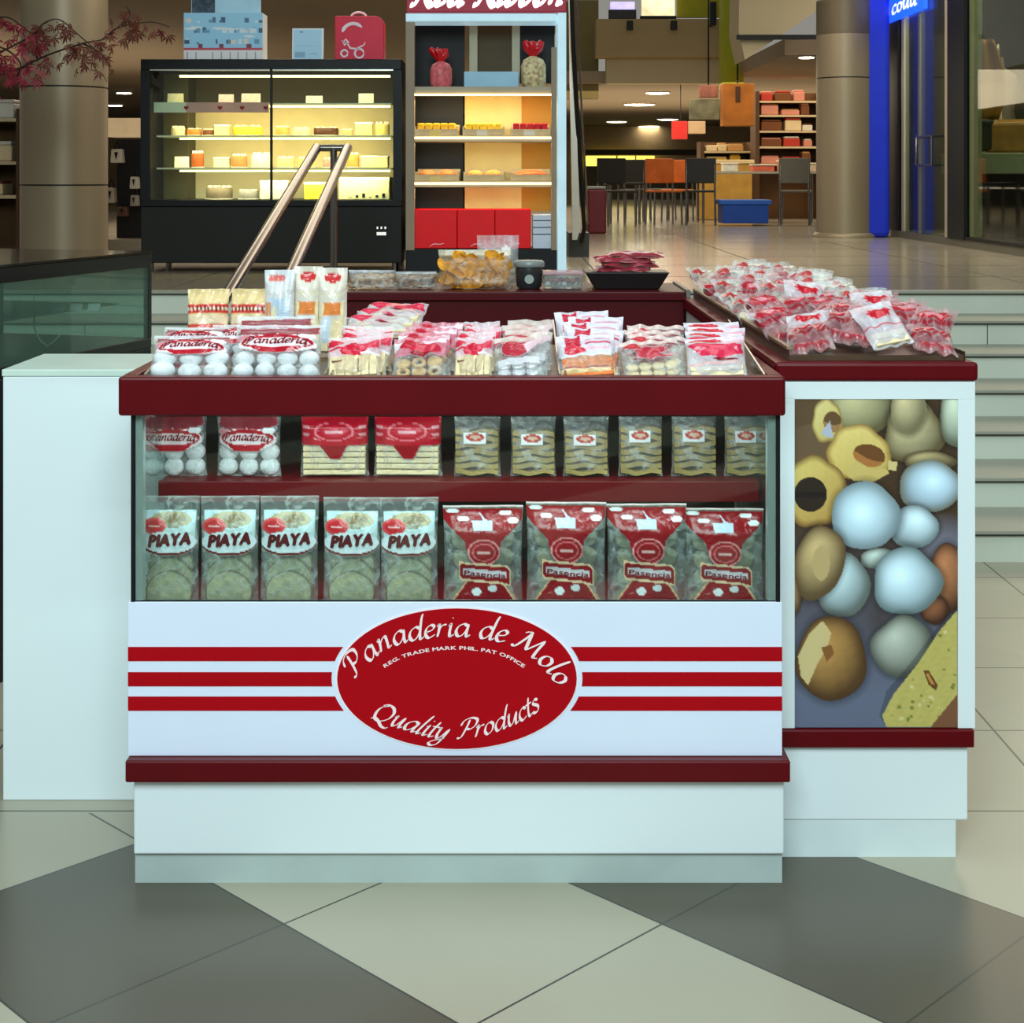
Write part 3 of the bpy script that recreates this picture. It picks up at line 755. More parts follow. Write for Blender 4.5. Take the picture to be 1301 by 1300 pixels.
# ---------------------------------------------------------------- trays on the top board
def tray(name, label, x0, x1, y0, y1, z0, slope, hh=.045):
    t = thing(name, label, 'tray', ((x0+x1)/2, y0, z0)); ox, oy, oz = (x0+x1)/2, y0, z0
    w2 = (x1-x0)/2; L = y1-y0; th = .004
    MB().hexa([(-w2, 0, 0), (w2, 0, 0), (w2, L, 0), (-w2, L, 0), (-w2, 0, .006), (w2, 0, .006), (w2, L, slope), (-w2, L, slope)]).build('tray_base', BROWN, t)
    for s in (-1, 1):
        a = s*w2; b = a-s*th; a, b = min(a, b), max(a, b)
        MB().hexa([(a, 0, .0065), (b, 0, .0065), (b, L, slope+.0005), (a, L, slope+.0005), (a, 0, hh*.6), (b, 0, hh*.6), (b, L, slope+hh*1.4), (a, L, slope+hh*1.4)]).build('tray_side', mat('smoked_acrylic', (104, 84, 62), .15, var=.2), t)
    MB().box(-w2, w2, -.003, 0, 0, hh*.28).build('tray_lip', mat('olive_acrylic', (118, 110, 66), .2, var=.2), t)
    return t
ty0, ty1 = YF+.03, YB-.035
tray('snack_tray', 'brown acrylic tray under the white pastry packs at the stand left end', pX(182, 3.28), pX(413, 3.28), ty0, ty1, TOPZ, .03)
tray('snack_tray', 'brown acrylic tray under the red and cream biscuit packs mid stand', pX(419, 3.28), pX(712, 3.28), ty0, ty1, TOPZ, .03)
tray('snack_tray', 'brown acrylic tray under the orange cracker packs at the stand right end', pX(717, 3.28), pX(972, 3.28), ty0, ty1, TOPZ, .03)
def tz(y): return TOPZ+.006+(y-ty0)/(ty1-ty0)*.03

def pack(name, w, h, t, shapes, contents, seed, nx=40, ny=40, seal=.06, crinkle=.0095):
    me, ys = bag_mesh('wrapper', w, h, t, shapes, nx, ny, seed, seal=seal, crinkle=crinkle)
    th = thing(name, '', 'snack pack'); link('wrapper', me, th); contents(th); return Proto(th)
def c_blocks(m, w, h, rows, hh):
    def f(th):
        for i in range(rows): MB().box(-w/2, w/2, -h, h, .004+i*hh, .004+i*hh+hh*.85).build('biscuit', m, th, .0015)
    return f
def c_sticks(m, w, n, hh, dy=.012):
    def f(th):
        for i in range(n):
            a = -w/2+w*i/n; MB().box(a+.0008, a+w/n-.0008, -dy, dy, .004, hh+random.uniform(-.004, .004)).build('biscuit', m, th, .0015)
    return f
def c_rings(w, rows, cols, m, ring=True):
    def f(th):
        r = w/cols/2*.95
        for j in range(rows):
            for i in range(cols):
                cx = -w/2+r+i*2*r*1.03; cz = r+.004+j*r*1.5; mb = MB()
                if ring and (i+j) % 2 == 0: mb.tube([(cx+r*.66*math.cos(a), random.uniform(-.002, .002)-.004*j, cz+r*.66*math.sin(a)) for a in np.linspace(0, 2*PI, 17)[:-1]], r*.33, 8, True)
                else: disc(mb, (cx, -.004-.002*j, cz), r, .009, random.uniform(-.3, .3))
                mb.build('cookie', m, th)
    return f
# printed designs of the small packs
D_BAR = [('rect', 0, 0, 1, 1, (220, 222, 226), 0), ('rect', 0, 0, 1, .05, (236, 226, 230), .6), ('rect', 0, .05, 1, .5, (238, 206, 214), .75), ('ell', .15, .16, .16, .1, (214, 26, 56), 1), ('ell', .5, .38, .26, .16, (208, 24, 56), 1), ('poly', [(.5, .26), (1, .1), (1, .3), (.66, .4)], (220, 60, 84), 1), ('rect', 0, .3, .3, .34, (214, 40, 66), 1), ('rect', .64, .44, 1, .48, W_, 1), ('rect', .02, .52, .98, 1, (240, 218, 172), .55), ('rect', .3, .68, .95, .7, (90, 60, 40), 1), ('rect', .1, .62, .3, .65, (110, 70, 50), 1), ('rect', .6, .6, .62, .9, (90, 60, 40), .8), ('rect', .8, .72, .82, .95, (90, 60, 40), .8)]
D_RED = [('rect', 0, 0, 1, 1, (220, 222, 226), 0), ('rect', 0, 0, 1, .5, (228, 130, 150), .7), ('ell', .3, .2, .22, .14, (196, 14, 44), 1), ('ell', .62, .36, .3, .14, (206, 40, 66), 1), ('poly', [(0, .12), (.2, .1), (.1, .3), (0, .35)], W_, .9), ('poly', [(.55, .1), (1, .02), (1, .14), (.6, .22)], (240, 225, 235), .9), ('poly', [(.3, .44), (.8, .46), (.6, .58), (.4, .56)], (150, 10, 30), 1)]
D_OVAL = [('rect', 0, 0, 1, 1, (226, 226, 232), .0), ('rect', 0, 0, 1, .16, (236, 218, 206), .6), ('ell', .45, .36, .3, .2, (186, 44, 60), 1), ('poly', [(.62, .3), (.95, .08), (1, .2), (.7, .5)], (240, 206, 214), .9), ('rect', 0, .14, .3, .2, (200, 60, 80), 1), ('poly', [(.05, .6), (.95, .56), (.95, .7), (.1, .76)], (232, 234, 240), .7)]
D_CRACK = [('rect', 0, 0, 1, 1, (225, 228, 235), 0), ('rect', .04, .84, .96, 1, (238, 206, 150), 1), ('rect', .06, .56, .94, .78, (236, 160, 110), .55), ('rect', 0, 0, 1, .5, (226, 222, 234), .85), ('poly', [(.15, .05), (.4, .02), (.42, .3), (.3, .5), (.12, .4)], (200, 20, 54), 1), ('ell', .3, .44, .2, .1, (214, 40, 60), 1), ('rect', .5, .12, .95, .17, (232, 150, 176), 1), ('rect', .5, .24, .95, .3, (206, 60, 90), 1), ('rect', .46, .36, .9, .4, (244, 180, 196), 1), ('rect', .05, .52, .95, .56, W_, .8)]
D_COOK = [('rect', 0, 0, 1, 1, (225, 226, 230), 0), ('rect', 0, 0, 1, .1, (238, 214, 206), .8), ('ell', .22, .18, .18, .09, (196, 24, 44), 1), ('rect', .4, .14, 1, .2, (150, 60, 60), .9), ('ell', .5, .34, .28, .1, (190, 50, 64), 1), ('poly', [(.25, .42), (.5, .4), (.95, .52), (.5, .58), (.25, .56)], (200, 60, 76), .95)]
D_WR = [('rect', 0, 0, 1, 1, (236, 232, 238), .45), ('rect', 0, 0, 1, .12, (232, 222, 232), .8), ('ell', .35, .1, .28, .07, (210, 20, 50), 1), ('poly', [(0, .22), (.45, .2), (.95, .26), (1, .44), (.6, .6), (.25, .5)], (216, 36, 74), 1), ('ell', .66, .62, .22, .04, (120, 16, 30), 1), ('poly', [(.6, .14), (1, .1), (1, .2), (.7, .24)], (244, 170, 190), 1), ('rect', .05, .7, .95, .74, (234, 180, 176), .9), ('rect', .1, .86, .7, .9, (226, 214, 190), 1)]
PBAR = pack('biscuit_pack', .118, .125, .03, D_BAR, c_sticks(CREAMB, .104, 6, .062), 31)
PRED = pack('ring_cookie_pack', .118, .125, .034, D_RED, c_rings(.106, 2, 3, BISC), 32)
POVA = pack('wrapped_biscuit_pack', .108, .13, .034, D_OVAL, c_rings(.094, 2, 3, mat('silver_wrap', (222, 224, 226), .3, .3, var=.2, scale=40, bump=.6), False), 33, crinkle=.009)
PCRK = pack('cracker_pack', .128, .135, .034, D_CRACK, c_blocks(ORANGEB, .11, .012, 4, .013), 34)
PCOO = pack('round_cookie_pack', .132, .12, .034, D_COOK, c_rings(.118, 2, 4, CREAMB, False), 35)
PWRP = pack('pink_printed_pack', .13, .125, .03, D_WR, c_blocks(CREAMB, .114, .01, 2, .016), 36)
PPOL = make_polvoron(.16, .13, 8)
PPOL2 = make_polvoron(.175, .135, 9, True)
TILT = -.62
def stack(proto, xc, n, group, desc, y0=3.315, dy=.056, jx=.011, dz=0.0, tilt=TILT, rz=.13, scale=(1, 1, 1)):
    for i in range(n):
        y = y0+i*dy; r = random.Random(hash(desc) % 1000+i)
        pos = 'frontmost' if i == 0 else ('%s from front' % ORD[i])
        proto.put((pX(xc, 3.35)+((i*37) % 7-3)/3*jx, y, tz(y)+.003+i*dz), (tilt+((i*31) % 5-2)*.05, ((i*29) % 5-2)*.03, (((i+len(desc))*53) % 7-3)/3*rz), '%s, %s in its stack' % (desc, pos), group, scale)
stack(PBAR, 457, 3, 'packs of biscuit sticks in the middle tray', 'cream biscuit stick pack at middle tray left end', dz=.0, scale=(1, 1, .88))
stack(PRED, 540, 4, 'ring cookie packs in the middle tray', 'pack of tan ring cookies with red print', dz=.0, scale=(1, 1, .88))
stack(PBAR, 607, 4, 'biscuit packs beside the ring cookies', 'cream biscuit pack right of the ring cookies', dz=.0, scale=(.72, 1, .88))
stack(POVA, 666, 4, 'silver wrapped biscuit packs in the middle tray', 'silver wrapped biscuit pack with red oval', dz=.001, scale=(1, 1, .86))
stack(PCRK, 753, 5, 'cracker packs in the right tray', 'orange cracker pack with red print', dz=.002, scale=(1, 1, .86))
stack(PCOO, 836, 4, 'round cookie packs in the right tray', 'round cream cookie pack with red ribbon print', dz=.0, scale=(1, 1, .84))
stack(PWRP, 915, 4, 'pink printed packs in the right tray', 'pink and white pack at right tray end', dz=.0, scale=(1, 1, .88))
PPOL.put((pX(240, 3.33), 3.32, tz(3.32)+.003), (-.75, 0, .04), 'Front left pack of white powdered pastries in the left tray', 'powdered pastry packs in the left tray', (1.1, 1, .9))
PPOL.put((pX(236, 3.42), 3.43, tz(3.43)+.003), (-.8, 0, -.1), 'Pack of powdered pastries leaning behind the front left one', 'powdered pastry packs in the left tray', (1.0, 1, .95))
PPOL.put((pX(300, 3.42), 3.45, tz(3.45)+.003), (-.75, 0, .12), 'Pack of powdered pastries leaning between the two front ones', 'powdered pastry packs in the left tray', (.8, 1, .95))
PPOL2.put((pX(350, 3.33), 3.32, tz(3.32)+.003), (-.55, 0, -.03), 'Front pack of white pastries with the large red script label', 'powdered pastry packs in the left tray', (1.12, 1, .95))
PPOL2.put((pX(350, 3.45), 3.43, tz(3.43)+.004), (-.5, 0, .08), 'Pack of white pastries leaning behind the large red script label', 'powdered pastry packs in the left tray', (1.0, 1, .95))

# cream bags and upright packs behind, pink packs lying in the middle
D_CREAM = [('rect', 0, 0, 1, 1, (232, 206, 150), 1), ('rect', .0, .26, 1, .42, (224, 70, 60), 1), ('rect', 0, .32, 1, .36, (250, 226, 196), 1), ('rect', 0, .60, .9, .76, (224, 84, 62), 1), ('rect', 0, .67, .8, .7, (250, 226, 196), 1), ('rect', 0, .44, 1, .58, (246, 222, 184), 1), ('rect', .0, .78, 1, 1, (240, 190, 140), 1)]
for s in np.linspace(.05, .9, 10): D_CREAM.append(('ell', s, .34, .025, .05, (120, 40, 30), 1)); D_CREAM.append(('ell', s*.9, .69, .03, .04, (250, 230, 200), 1))
PCRE = pack('cream_paper_bag', .1, .16, .03, D_CREAM, c_blocks(CREAMB, .08, .008, 2, .03), 41)
PCRE.put((pX(259, 3.66), 3.70, tz(3.70)+.003), (-.2, 0, .1), 'Cream paper bag with red rows, at the far left of the left tray', 'cream paper bags at the rear of the left tray', (1, 1, .92))
PCRE.put((pX(313, 3.66), 3.69, tz(3.69)+.003), (-.2, 0, -.15), 'Cream paper bag with red rows, beside the upright white packs', 'cream paper bags at the rear of the left tray', (1.05, 1, .93))
D_UP = [('rect', 0, 0, 1, 1, (240, 232, 214), .85), ('ell', .5, .12, .3, .06, (206, 50, 50), 1), ('rect', .1, .3, .9, .34, (236, 226, 200), 1), ('rect', .15, .42, .85, .56, (238, 140, 70), 1), ('rect', .1, .6, .45, .95, (214, 232, 244), 1), ('rect', .5, .62, .9, .95, (246, 224, 176), 1)]
D_UP2 = [('rect', 0, 0, 1, 1, (236, 236, 236), .8), ('rect', 0, 0, 1, .15, (230, 236, 240), 1), ('ell', .4, .1, .3, .05, (226, 120, 110), 1), ('rect', .15, .35, .85, .95, (206, 226, 242), 1), ('rect', .05, .4, .2, .6, (230, 160, 110), 1)]
PUP = pack('upright_snack_pack', .068, .205, .03, D_UP, c_sticks(CREAMB, .055, 3, .12), 42)
PUP2 = pack('upright_snack_pack', .072, .205, .03, D_UP2, c_sticks(CREAMB, .055, 3, .12), 43)
PUP2.put((pX(353, 3.62), 3.64, tz(3.64)+.003), (-.1, 0, .1), 'Upright pale blue and white pack, leftmost of the tall ones', 'tall upright packs at the rear of the left tray', (1, 1, .97))
PUP.put((pX(387, 3.62), 3.66, tz(3.66)+.003), (-.1, 0, -.05), 'Upright cream pack with orange band, middle of the tall ones', 'tall upright packs at the rear of the left tray')
PUP.put((pX(420, 3.62), 3.65, tz(3.65)+.003), (-.12, 0, .05), 'Upright cream pack with orange band, rightmost of the tall ones', 'tall upright packs at the rear of the left tray', (1.02, 1, .99))
for i in range(3):
    PWRP.put((pX(484, 3.7)+i*.01, 3.62+i*.035, tz(3.62)+.05+i*.012), (-1.3, 0, .1-i*.12), 'Pink printed pack lying flat behind the cream biscuit sticks, %s' % ('lowest', 'middle one', 'uppermost')[i], 'pink packs lying at the rear of the middle tray', (1.2, 1, 1))

# ================================================================ SIDE COUNTER
YS = 3.38; X0S, X1S = .607, 1.019; YE = 5.2
sc = thing('side_counter', 'white side counter with pastry poster and maroon top, right of the stand', 'counter', (0, YS, 0))
def SS(mb, name, m, bevel=0.0):
    o = mb.build(name, m, sc, bevel); o.location = (0, -YS, 0); return o
SS(MB().box(X0S-.02, X1S-.014, YS+.004, YE, .082, .246), 'plinth', WHITE, .003)
SS(MB().box(X0S-.02, X1S-.04, YS+.006, YE-.03, 0, .082), 'toe_kick', mat('white_skirting', (214, 226, 226), .4))
SS(MB().box(X0S-.02, X1S-.004, YS-.012, YE, .247, .286), 'maroon_ledge', MAROON, .003)
SS(MB().box(X0S-.018, X1S, YS+.003, YE, .287, 1.05), 'cabinet_body', WHITE, .002)
SS(MB().box(X0S-.028, X1S+.006, YS-.01, YE, 1.051, 1.093), 'counter_top', MAROON, .008)
# poster frame and poster
px0, px1, pz0, pz1 = .622, .981, .288, 1.011
for nm, b in (('frame_rail', (X0S-.018, X1S, pz1, 1.05)), ('frame_stile', (X0S-.018, px0, .287, pz1)), ('frame_stile', (px1, X1S, .287, pz1))):
    SS(MB().box(b[0], b[1], YS-.004, YS+.0025, b[2], b[3]), nm, WHITE, .001)
def q(zx, zy): return ((zx-78)/562, (zy-75)/1130)
def el(cx, cy, rx, ry, rgb, rot=0): return (cx, cy, rx, ry, rgb, rot)
def poster_extra(U, V, C):
    X = U*562+78; Y = V*1130+75
    rs = np.random.default_rng(3)
    def noise(sc_, n=6, seed=0):
        r = np.random.default_rng(seed); o = np.zeros_like(X)
        for _ in range(n):
            a, b, p = r.normal(0, 1/sc_), r.normal(0, 1/sc_), r.uniform(0, 6.28); o += np.sin(X*a+Y*b+p)
        return o/n
    def put(mask, rgb): 
        C[mask, :3] = rgb[mask] if isinstance(rgb, np.ndarray) else lin(rgb)
    def L(c): return np.array(lin(c))
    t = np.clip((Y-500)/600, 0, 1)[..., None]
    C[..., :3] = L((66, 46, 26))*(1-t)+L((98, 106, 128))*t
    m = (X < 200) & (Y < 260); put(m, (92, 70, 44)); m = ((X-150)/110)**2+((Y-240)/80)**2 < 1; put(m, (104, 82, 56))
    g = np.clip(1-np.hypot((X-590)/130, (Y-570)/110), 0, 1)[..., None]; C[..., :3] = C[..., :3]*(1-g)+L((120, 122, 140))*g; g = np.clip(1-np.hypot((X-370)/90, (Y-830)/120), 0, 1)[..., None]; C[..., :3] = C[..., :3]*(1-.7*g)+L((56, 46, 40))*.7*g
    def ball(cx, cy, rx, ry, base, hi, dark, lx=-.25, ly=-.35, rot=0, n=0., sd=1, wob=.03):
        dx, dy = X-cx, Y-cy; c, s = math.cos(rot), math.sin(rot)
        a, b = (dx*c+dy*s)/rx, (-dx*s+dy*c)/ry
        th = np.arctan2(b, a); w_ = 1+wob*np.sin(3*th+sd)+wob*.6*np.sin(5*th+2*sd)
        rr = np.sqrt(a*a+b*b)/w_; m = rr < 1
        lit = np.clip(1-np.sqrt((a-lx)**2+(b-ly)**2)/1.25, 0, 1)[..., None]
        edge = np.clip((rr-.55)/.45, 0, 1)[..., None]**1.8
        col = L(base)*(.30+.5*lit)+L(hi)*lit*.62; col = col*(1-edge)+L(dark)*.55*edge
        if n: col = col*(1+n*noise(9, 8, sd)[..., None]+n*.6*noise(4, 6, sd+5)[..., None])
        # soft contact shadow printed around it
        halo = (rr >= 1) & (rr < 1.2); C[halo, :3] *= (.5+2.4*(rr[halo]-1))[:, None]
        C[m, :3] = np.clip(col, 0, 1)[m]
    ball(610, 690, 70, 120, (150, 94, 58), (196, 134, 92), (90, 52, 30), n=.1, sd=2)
    ball(560, 800, 50, 50, (120, 70, 44), (170, 110, 74), (76, 42, 26), sd=4)
    ball(75, 740, 30, 80, (170, 130, 90), (190, 150, 110), (100, 70, 44))
    ball(305, 105, 118, 98, (176, 170, 122), (196, 190, 148), (126, 112, 66), n=.03)
    ball(490, 190, 105, 110, (184, 172, 126), (206, 194, 152), (120, 100, 58), n=.07, sd=7, wob=.07)
    ball(470, 110, 62, 90, (184, 172, 126), (206, 194, 152), (176, 164, 118), n=.05, sd=7)
    ball(545, 290, 90, 36, (172, 156, 110), (190, 176, 130), (110, 86, 52), n=.06)
    ball(640, 130, 62, 112, (186, 200, 176), (206, 216, 196), (120, 124, 96))
    # curled shell at left and ring shell
    def ring(cx, cy, rx, ry, th, base, hi, dark, hole, rot=0, hx=0, hy=0, hr=.5):
        dx, dy = X-cx, Y-cy; c, s = math.cos(rot), math.sin(rot); a, b = (dx*c+dy*s)/rx, (-dx*s+dy*c)/ry
        an = np.arctan2(b, a); rr = np.sqrt(a*a+b*b)/(1+.05*np.sin(3*an+1)+.03*np.sin(7*an)); m = rr < 1
        lit = np.clip(.5-.5*b-.3*a, 0, 1)[..., None]; e = np.clip((rr-.8)/.2, 0, 1)[..., None]
        col = L(base)*(1-lit)+L(hi)*lit; col = col*(1-e)+L(dark)*e; col = col*(1+.06*noise(12, 6, 3)[..., None])
        C[m, :3] = np.clip(col, 0, 1)[m]
        h = ((a-hx)/hr)**2+((b-hy)/(hr*.8))**2 < 1; C[h, :3] = L(hole)
        h2 = (((a-hx)/hr)**2+((b-hy)/(hr*.8))**2 < 1) & (b-hy > .02+.6*np.sin(a*3)*.2); C[h2, :3] = L(tuple(min(255, int(v*1.45)+14) for v in hole))
    ring(190, 150, 52, 76, .3, (196, 176, 100), (226, 208, 136), (140, 110, 56), (100, 72, 40), hx=.35, hy=.05, hr=.6)
    put(inpoly(X, Y, [(170, 190), (200, 150), (212, 208), (185, 205)]), (176, 184, 200))
    ring(300, 262, 112, 96, .3, (200, 174, 92), (232, 208, 124), (150, 112, 50), (110, 68, 28), rot=.25, hx=.32, hy=-.02, hr=.5)
    put(inpoly(X, Y, [(250, 330), (290, 285), (345, 318), (395, 315), (405, 330), (350, 360), (280, 355)]), (206, 182, 106))
    put(inpoly(X, Y, [(402, 288), (434, 290), (428, 322), (402, 318)]), (212, 194, 130))
    ring(150, 395, 112, 122, .3, (186, 150, 76), (216, 192, 108), (120, 84, 40), (34, 22, 12), hx=-.15, hy=.07, hr=.5)
    m = (((X-133)/57)**2+((Y-403)/60)**2 < 1); put(m, (38, 26, 18)); m = m & (np.abs(Y-405) < 10); put(m, (24, 14, 10))
    W1, W2, W3 = (196, 222, 236), (214, 238, 250), (150, 172, 176)
    ball(545, 375, 108, 90, (180, 212, 234), W2, (152, 152, 130), lx=.1, ly=-.2)
    ball(490, 515, 84, 74, (196, 224, 234), W2, W3, lx=.1)
    ball(322, 477, 119, 117, (190, 222, 238), W2, (158, 184, 190), lx=-.1, ly=-.1)
    ball(375, 625, 72, 36, (170, 190, 182), (196, 214, 206), (140, 150, 136))
    ball(245, 715, 92, 112, (178, 204, 206), (206, 230, 238), (124, 134, 124))
    ball(465, 703, 118, 116, (192, 224, 236), W2, (130, 156, 156), lx=-.2, ly=-.2, wob=.05)
    ball(163, 638, 86, 130, (178, 150, 100), (200, 178, 126), (120, 92, 54), rot=.25, n=.06, sd=9)
    put(((X-170)/30)**2+((Y-640)/60)**2 < 1, (188, 164, 112))
    put(np.abs(np.hypot((X-150)/50, (Y-600)/40)-1) < .03, (130, 100, 60)) if False else None
    ball(450, 930, 106, 108, (158, 166, 152), (186, 194, 182), (104, 112, 100), wob=.05, sd=5)
    ball(205, 970, 122, 146, (160, 116, 58), (186, 144, 82), (96, 62, 28), n=.1, sd=6)
    m = inpoly(X, Y, [(90, 960), (130, 880), (175, 838), (205, 880), (190, 930), (155, 990), (125, 1060), (100, 1030)]); put(m, (206, 186, 130))
    m = inpoly(X, Y, [(170, 930), (205, 920), (215, 950), (190, 980)]); put(m, (132, 86, 40))
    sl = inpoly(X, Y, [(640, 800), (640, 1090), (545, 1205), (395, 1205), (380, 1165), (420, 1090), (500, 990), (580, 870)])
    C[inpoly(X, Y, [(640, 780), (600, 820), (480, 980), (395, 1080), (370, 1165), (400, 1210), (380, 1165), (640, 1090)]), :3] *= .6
    col = np.ones_like(C[..., :3])*L((188, 176, 96))*(1+.12*noise(7, 8, 8)[..., None]); C[sl, :3] = np.clip(col, 0, 1)[sl]
    r = random.Random(5)
    for _ in range(46):
        cx, cy = r.uniform(400, 635), r.uniform(830, 1195); s = r.uniform(3, 8)
        m = (((X-cx)/s)**2+((Y-cy)/(s*.9))**2 < 1) & sl; put(m, (126, 130, 54) if r.random() < .7 else (214, 200, 140))
    m = inpoly(X, Y, [(522, 1010), (540, 1008), (572, 1060), (566, 1078), (540, 1058)]); put(m, (104, 62, 24)); m = inpoly(X, Y, [(530, 1020), (540, 1018), (562, 1060), (548, 1054)]); put(m, (186, 134, 70))
    m = (Y > 1090) & (X > 550) & ~sl; put(m, (122, 80, 54))
    # dark recesses between pastries near the top
    return C
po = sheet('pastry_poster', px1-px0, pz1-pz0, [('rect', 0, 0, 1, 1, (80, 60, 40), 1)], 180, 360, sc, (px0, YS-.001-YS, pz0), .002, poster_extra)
# tray running back on the counter
tr = thing('long_snack_tray', 'long brown tray running back along the side counter under the packs', 'tray', (0, 3.40, 1.0935))
TX0, TX1 = .615, 1.0
MB().box(TX0, TX1, 0, 1.77, 0, .012).build('tray_base', BROWN, tr)
MB().box(TX0-.004, TX0, 0, 1.77, 0, .024).build('tray_side', mat('smoked_brown_board', (60, 38, 30), .35, var=.2), tr)
MB().box(TX0-.006, TX0+.004, 0, 1.77, .0245, .031).build('rim_bead', mat('tan_edge_bead', (150, 122, 96), .4), tr)
MB().box(TX1, TX1+.004, 0, 1.77, 0, .02).build('tray_side', MATS['smoked_brown_board'], tr)
D_S1 = [('rect', 0, 0, 1, 1, (176, 96, 104), .42), ('ell', .5, .25, .42, .16, (178, 24, 44), 1), ('ell', .5, .25, .22, .07, (226, 140, 150), 1), ('poly', [(0, .45), (1, .4), (1, .52), (0, .56)], (150, 20, 40), .95), ('rect', .1, .85, .9, .92, (170, 40, 56), .9)]
D_S2 = [('rect', 0, 0, 1, 1, (226, 214, 206), .12), ('ell', .3, .22, .22, .12, (190, 60, 60), 1), ('rect', .5, .15, .95, .22, (240, 230, 210), .9), ('rect', .2, .38, .8, .44, (196, 60, 70), .9)]
D_S3 = [('rect', 0, 0, 1, 1, (236, 232, 240), .5), ('ell', .5, .3, .3, .14, (200, 14, 40), 1), ('rect', 0, .55, 1, .62, (196, 60, 80), 1)]
PS1 = pack('red_labelled_snack_pack', .1, .125, .034, D_S1, c_rings(.085, 1, 2, mat('pink_brown_sweet', (186, 112, 104), .5, var=.3, scale=40, bump=.3)), 51, 24, 24, crinkle=.012)
PS2 = pack('cream_snack_pack', .1, .12, .034, D_S2, c_rings(.09, 2, 3, CREAMB, False), 52, 24, 24, crinkle=.014)
PS3 = pack('white_labelled_snack_pack', .1, .12, .034, D_S3, c_blocks(CREAMB, .08, .01, 2, .018), 53, 24, 24, crinkle=.012)
rr = random.Random(12); 
for row in range(15):
    y = 3.41+row*.114; nc = 4
    for c in range(nc):
        x = TX0+.056+c*.09+rr.uniform(-.01, .01)
        pr, kind, grp = (PS2, 'cream snack pack', 'cream snack packs piled on the side counter') if row > 5 and rr.random() < .75 else ((PS1, 'red labelled snack pack', 'red labelled packs piled on the side counter') if rr.random() < .9 else (PS3, 'white labelled snack pack', 'white labelled packs piled on the side counter'))
        lift = .018*math.sin(c/(nc-1)*PI)
        pr.put((x, y+rr.uniform(-.02, .02), 1.0935+.016+lift), (-.95+rr.uniform(-.25, .25)+(.15 if row > 7 else 0), rr.uniform(-.2, .2), rr.uniform(-.7, .7)),
               '%s on side counter, %s row from front, %s from left' % (kind.capitalize(), ORD[row], ORD[c]), grp, (rr.uniform(.95, 1.15),)*3)

# ================================================================ BACK COUNTER
bc = thing('rear_counter', 'long maroon counter closing the kiosk at the rear, below the stairs', 'counter', (0, 5.2, 0))
DM = mat('deep_maroon_laminate', (72, 2, 10), .35)
MB().box(-.62, .585, 0, .42, .08, 1.08).build('counter_body', DM, bc, .003)
MB().box(-.63, .588, -.012, .43, 1.081, 1.112).build('counter_top', DM, bc, .004)
MB().box(-.60, .56, .03, .4, 0, .08).build('toe_kick', BLACK, bc)
MB().box(.589, .603, -.014, .43, .5, 1.118).build('end_post', mat('grey_metal_post', (138, 134, 126), .4, .4), bc)
BZ = 1.1125; db = 5.27
def clearbox(name, x0, x1, y0, label, cat, fill, tint, n, seed, dpt=.12, d=db):
    w_ = (x1-x0)*d/F; h_ = (371-y0)*d/F; t = thing(name, label, cat, (pX((x0+x1)/2, d), d+dpt/2, BZ))
    me, _ = bag_mesh('clear_wrapper', w_, h_, dpt*.8, [('rect', 0, 0, 1, 1, tint, .12), ('rect', 0, 0, 1, .12, (235, 240, 244), .55)], 24, 20, seed, seal=.12, crinkle=.008)
    link('clear_wrapper', me, t); r = random.Random(seed)
    for i in range(n):
        cx = -w_*.42+w_*.84*((i*.618) % 1); k = i/n
        mb = MB(); mb.ball((cx, r.uniform(-.025, .025), .012+h_*.55*k), *(r.uniform(.010, .017), .010, r.uniform(.008, .012)), 8, .1, i); mb.build('nut', fill, t)
    return t
clearbox('nut_pack', 440, 500, 347, 'clear pack of pale nuts at the left end of the rear counter', 'snack pack', PEANUT, (220, 225, 225), 26, 61)
clearbox('nut_pack', 500, 553, 349, 'clear pack of brown nuts beside the golden chips bag', 'snack pack', mat('roasted_nut', (140, 96, 58), .6, var=.3), (190, 186, 178), 26, 62)
# chips bag
t = thing('chips_bag', 'large clear bag of golden folded chips on the rear counter', 'snack bag', (pX(602, db), db+.06, BZ))
w_, h_ = 94*db/F, 50*db/F
me, _ = bag_mesh('clear_wrapper', w_, h_, .12, [('rect', 0, 0, 1, 1, (236, 176, 70), .16), ('rect', 0, 0, 1, .16, (240, 226, 190), .6)], 36, 24, 63, seal=.1, crinkle=.012)
link('clear_wrapper', me, t); r = random.Random(4)
for i in range(85):
    cx, cz, cy = r.uniform(-.105, .105), r.uniform(.018, .112), r.uniform(-.03, .03); n = 6; vs = []; a0, a1, a2 = r.uniform(0, 6), r.uniform(-.9, .9), r.uniform(-.8, .8)
    M3 = Euler((a1, a2, a0)).to_matrix(); cu = r.uniform(12, 30); sz = r.uniform(.018, .03)
    g = []
    for j in range(n+1):
        for k in range(n+1):
            x = (k/n-.5)*2*sz; z = (j/n-.5)*2*sz; rad = max(1, math.hypot(x, z)/sz); x /= rad; z /= rad
            v = M3 @ Vector((x, cu*x*x+.3*cu*z*z*math.sin(a0), z)); g.append((cx+v.x, cy+v.y*.8, max(.003, cz+v.z)))
    fs = [(j*(n+1)+k, j*(n+1)+k+1, (j+1)*(n+1)+k+1, (j+1)*(n+1)+k) for j in range(n) for k in range(n)]
    MB().add(g, fs, True).build('chip', CHIP, t)
t = thing('crumpled_clear_bag', 'crumpled clear bag with pale sweets behind the golden chips bag', 'snack bag', (pX(632, 5.45), 5.47, BZ))
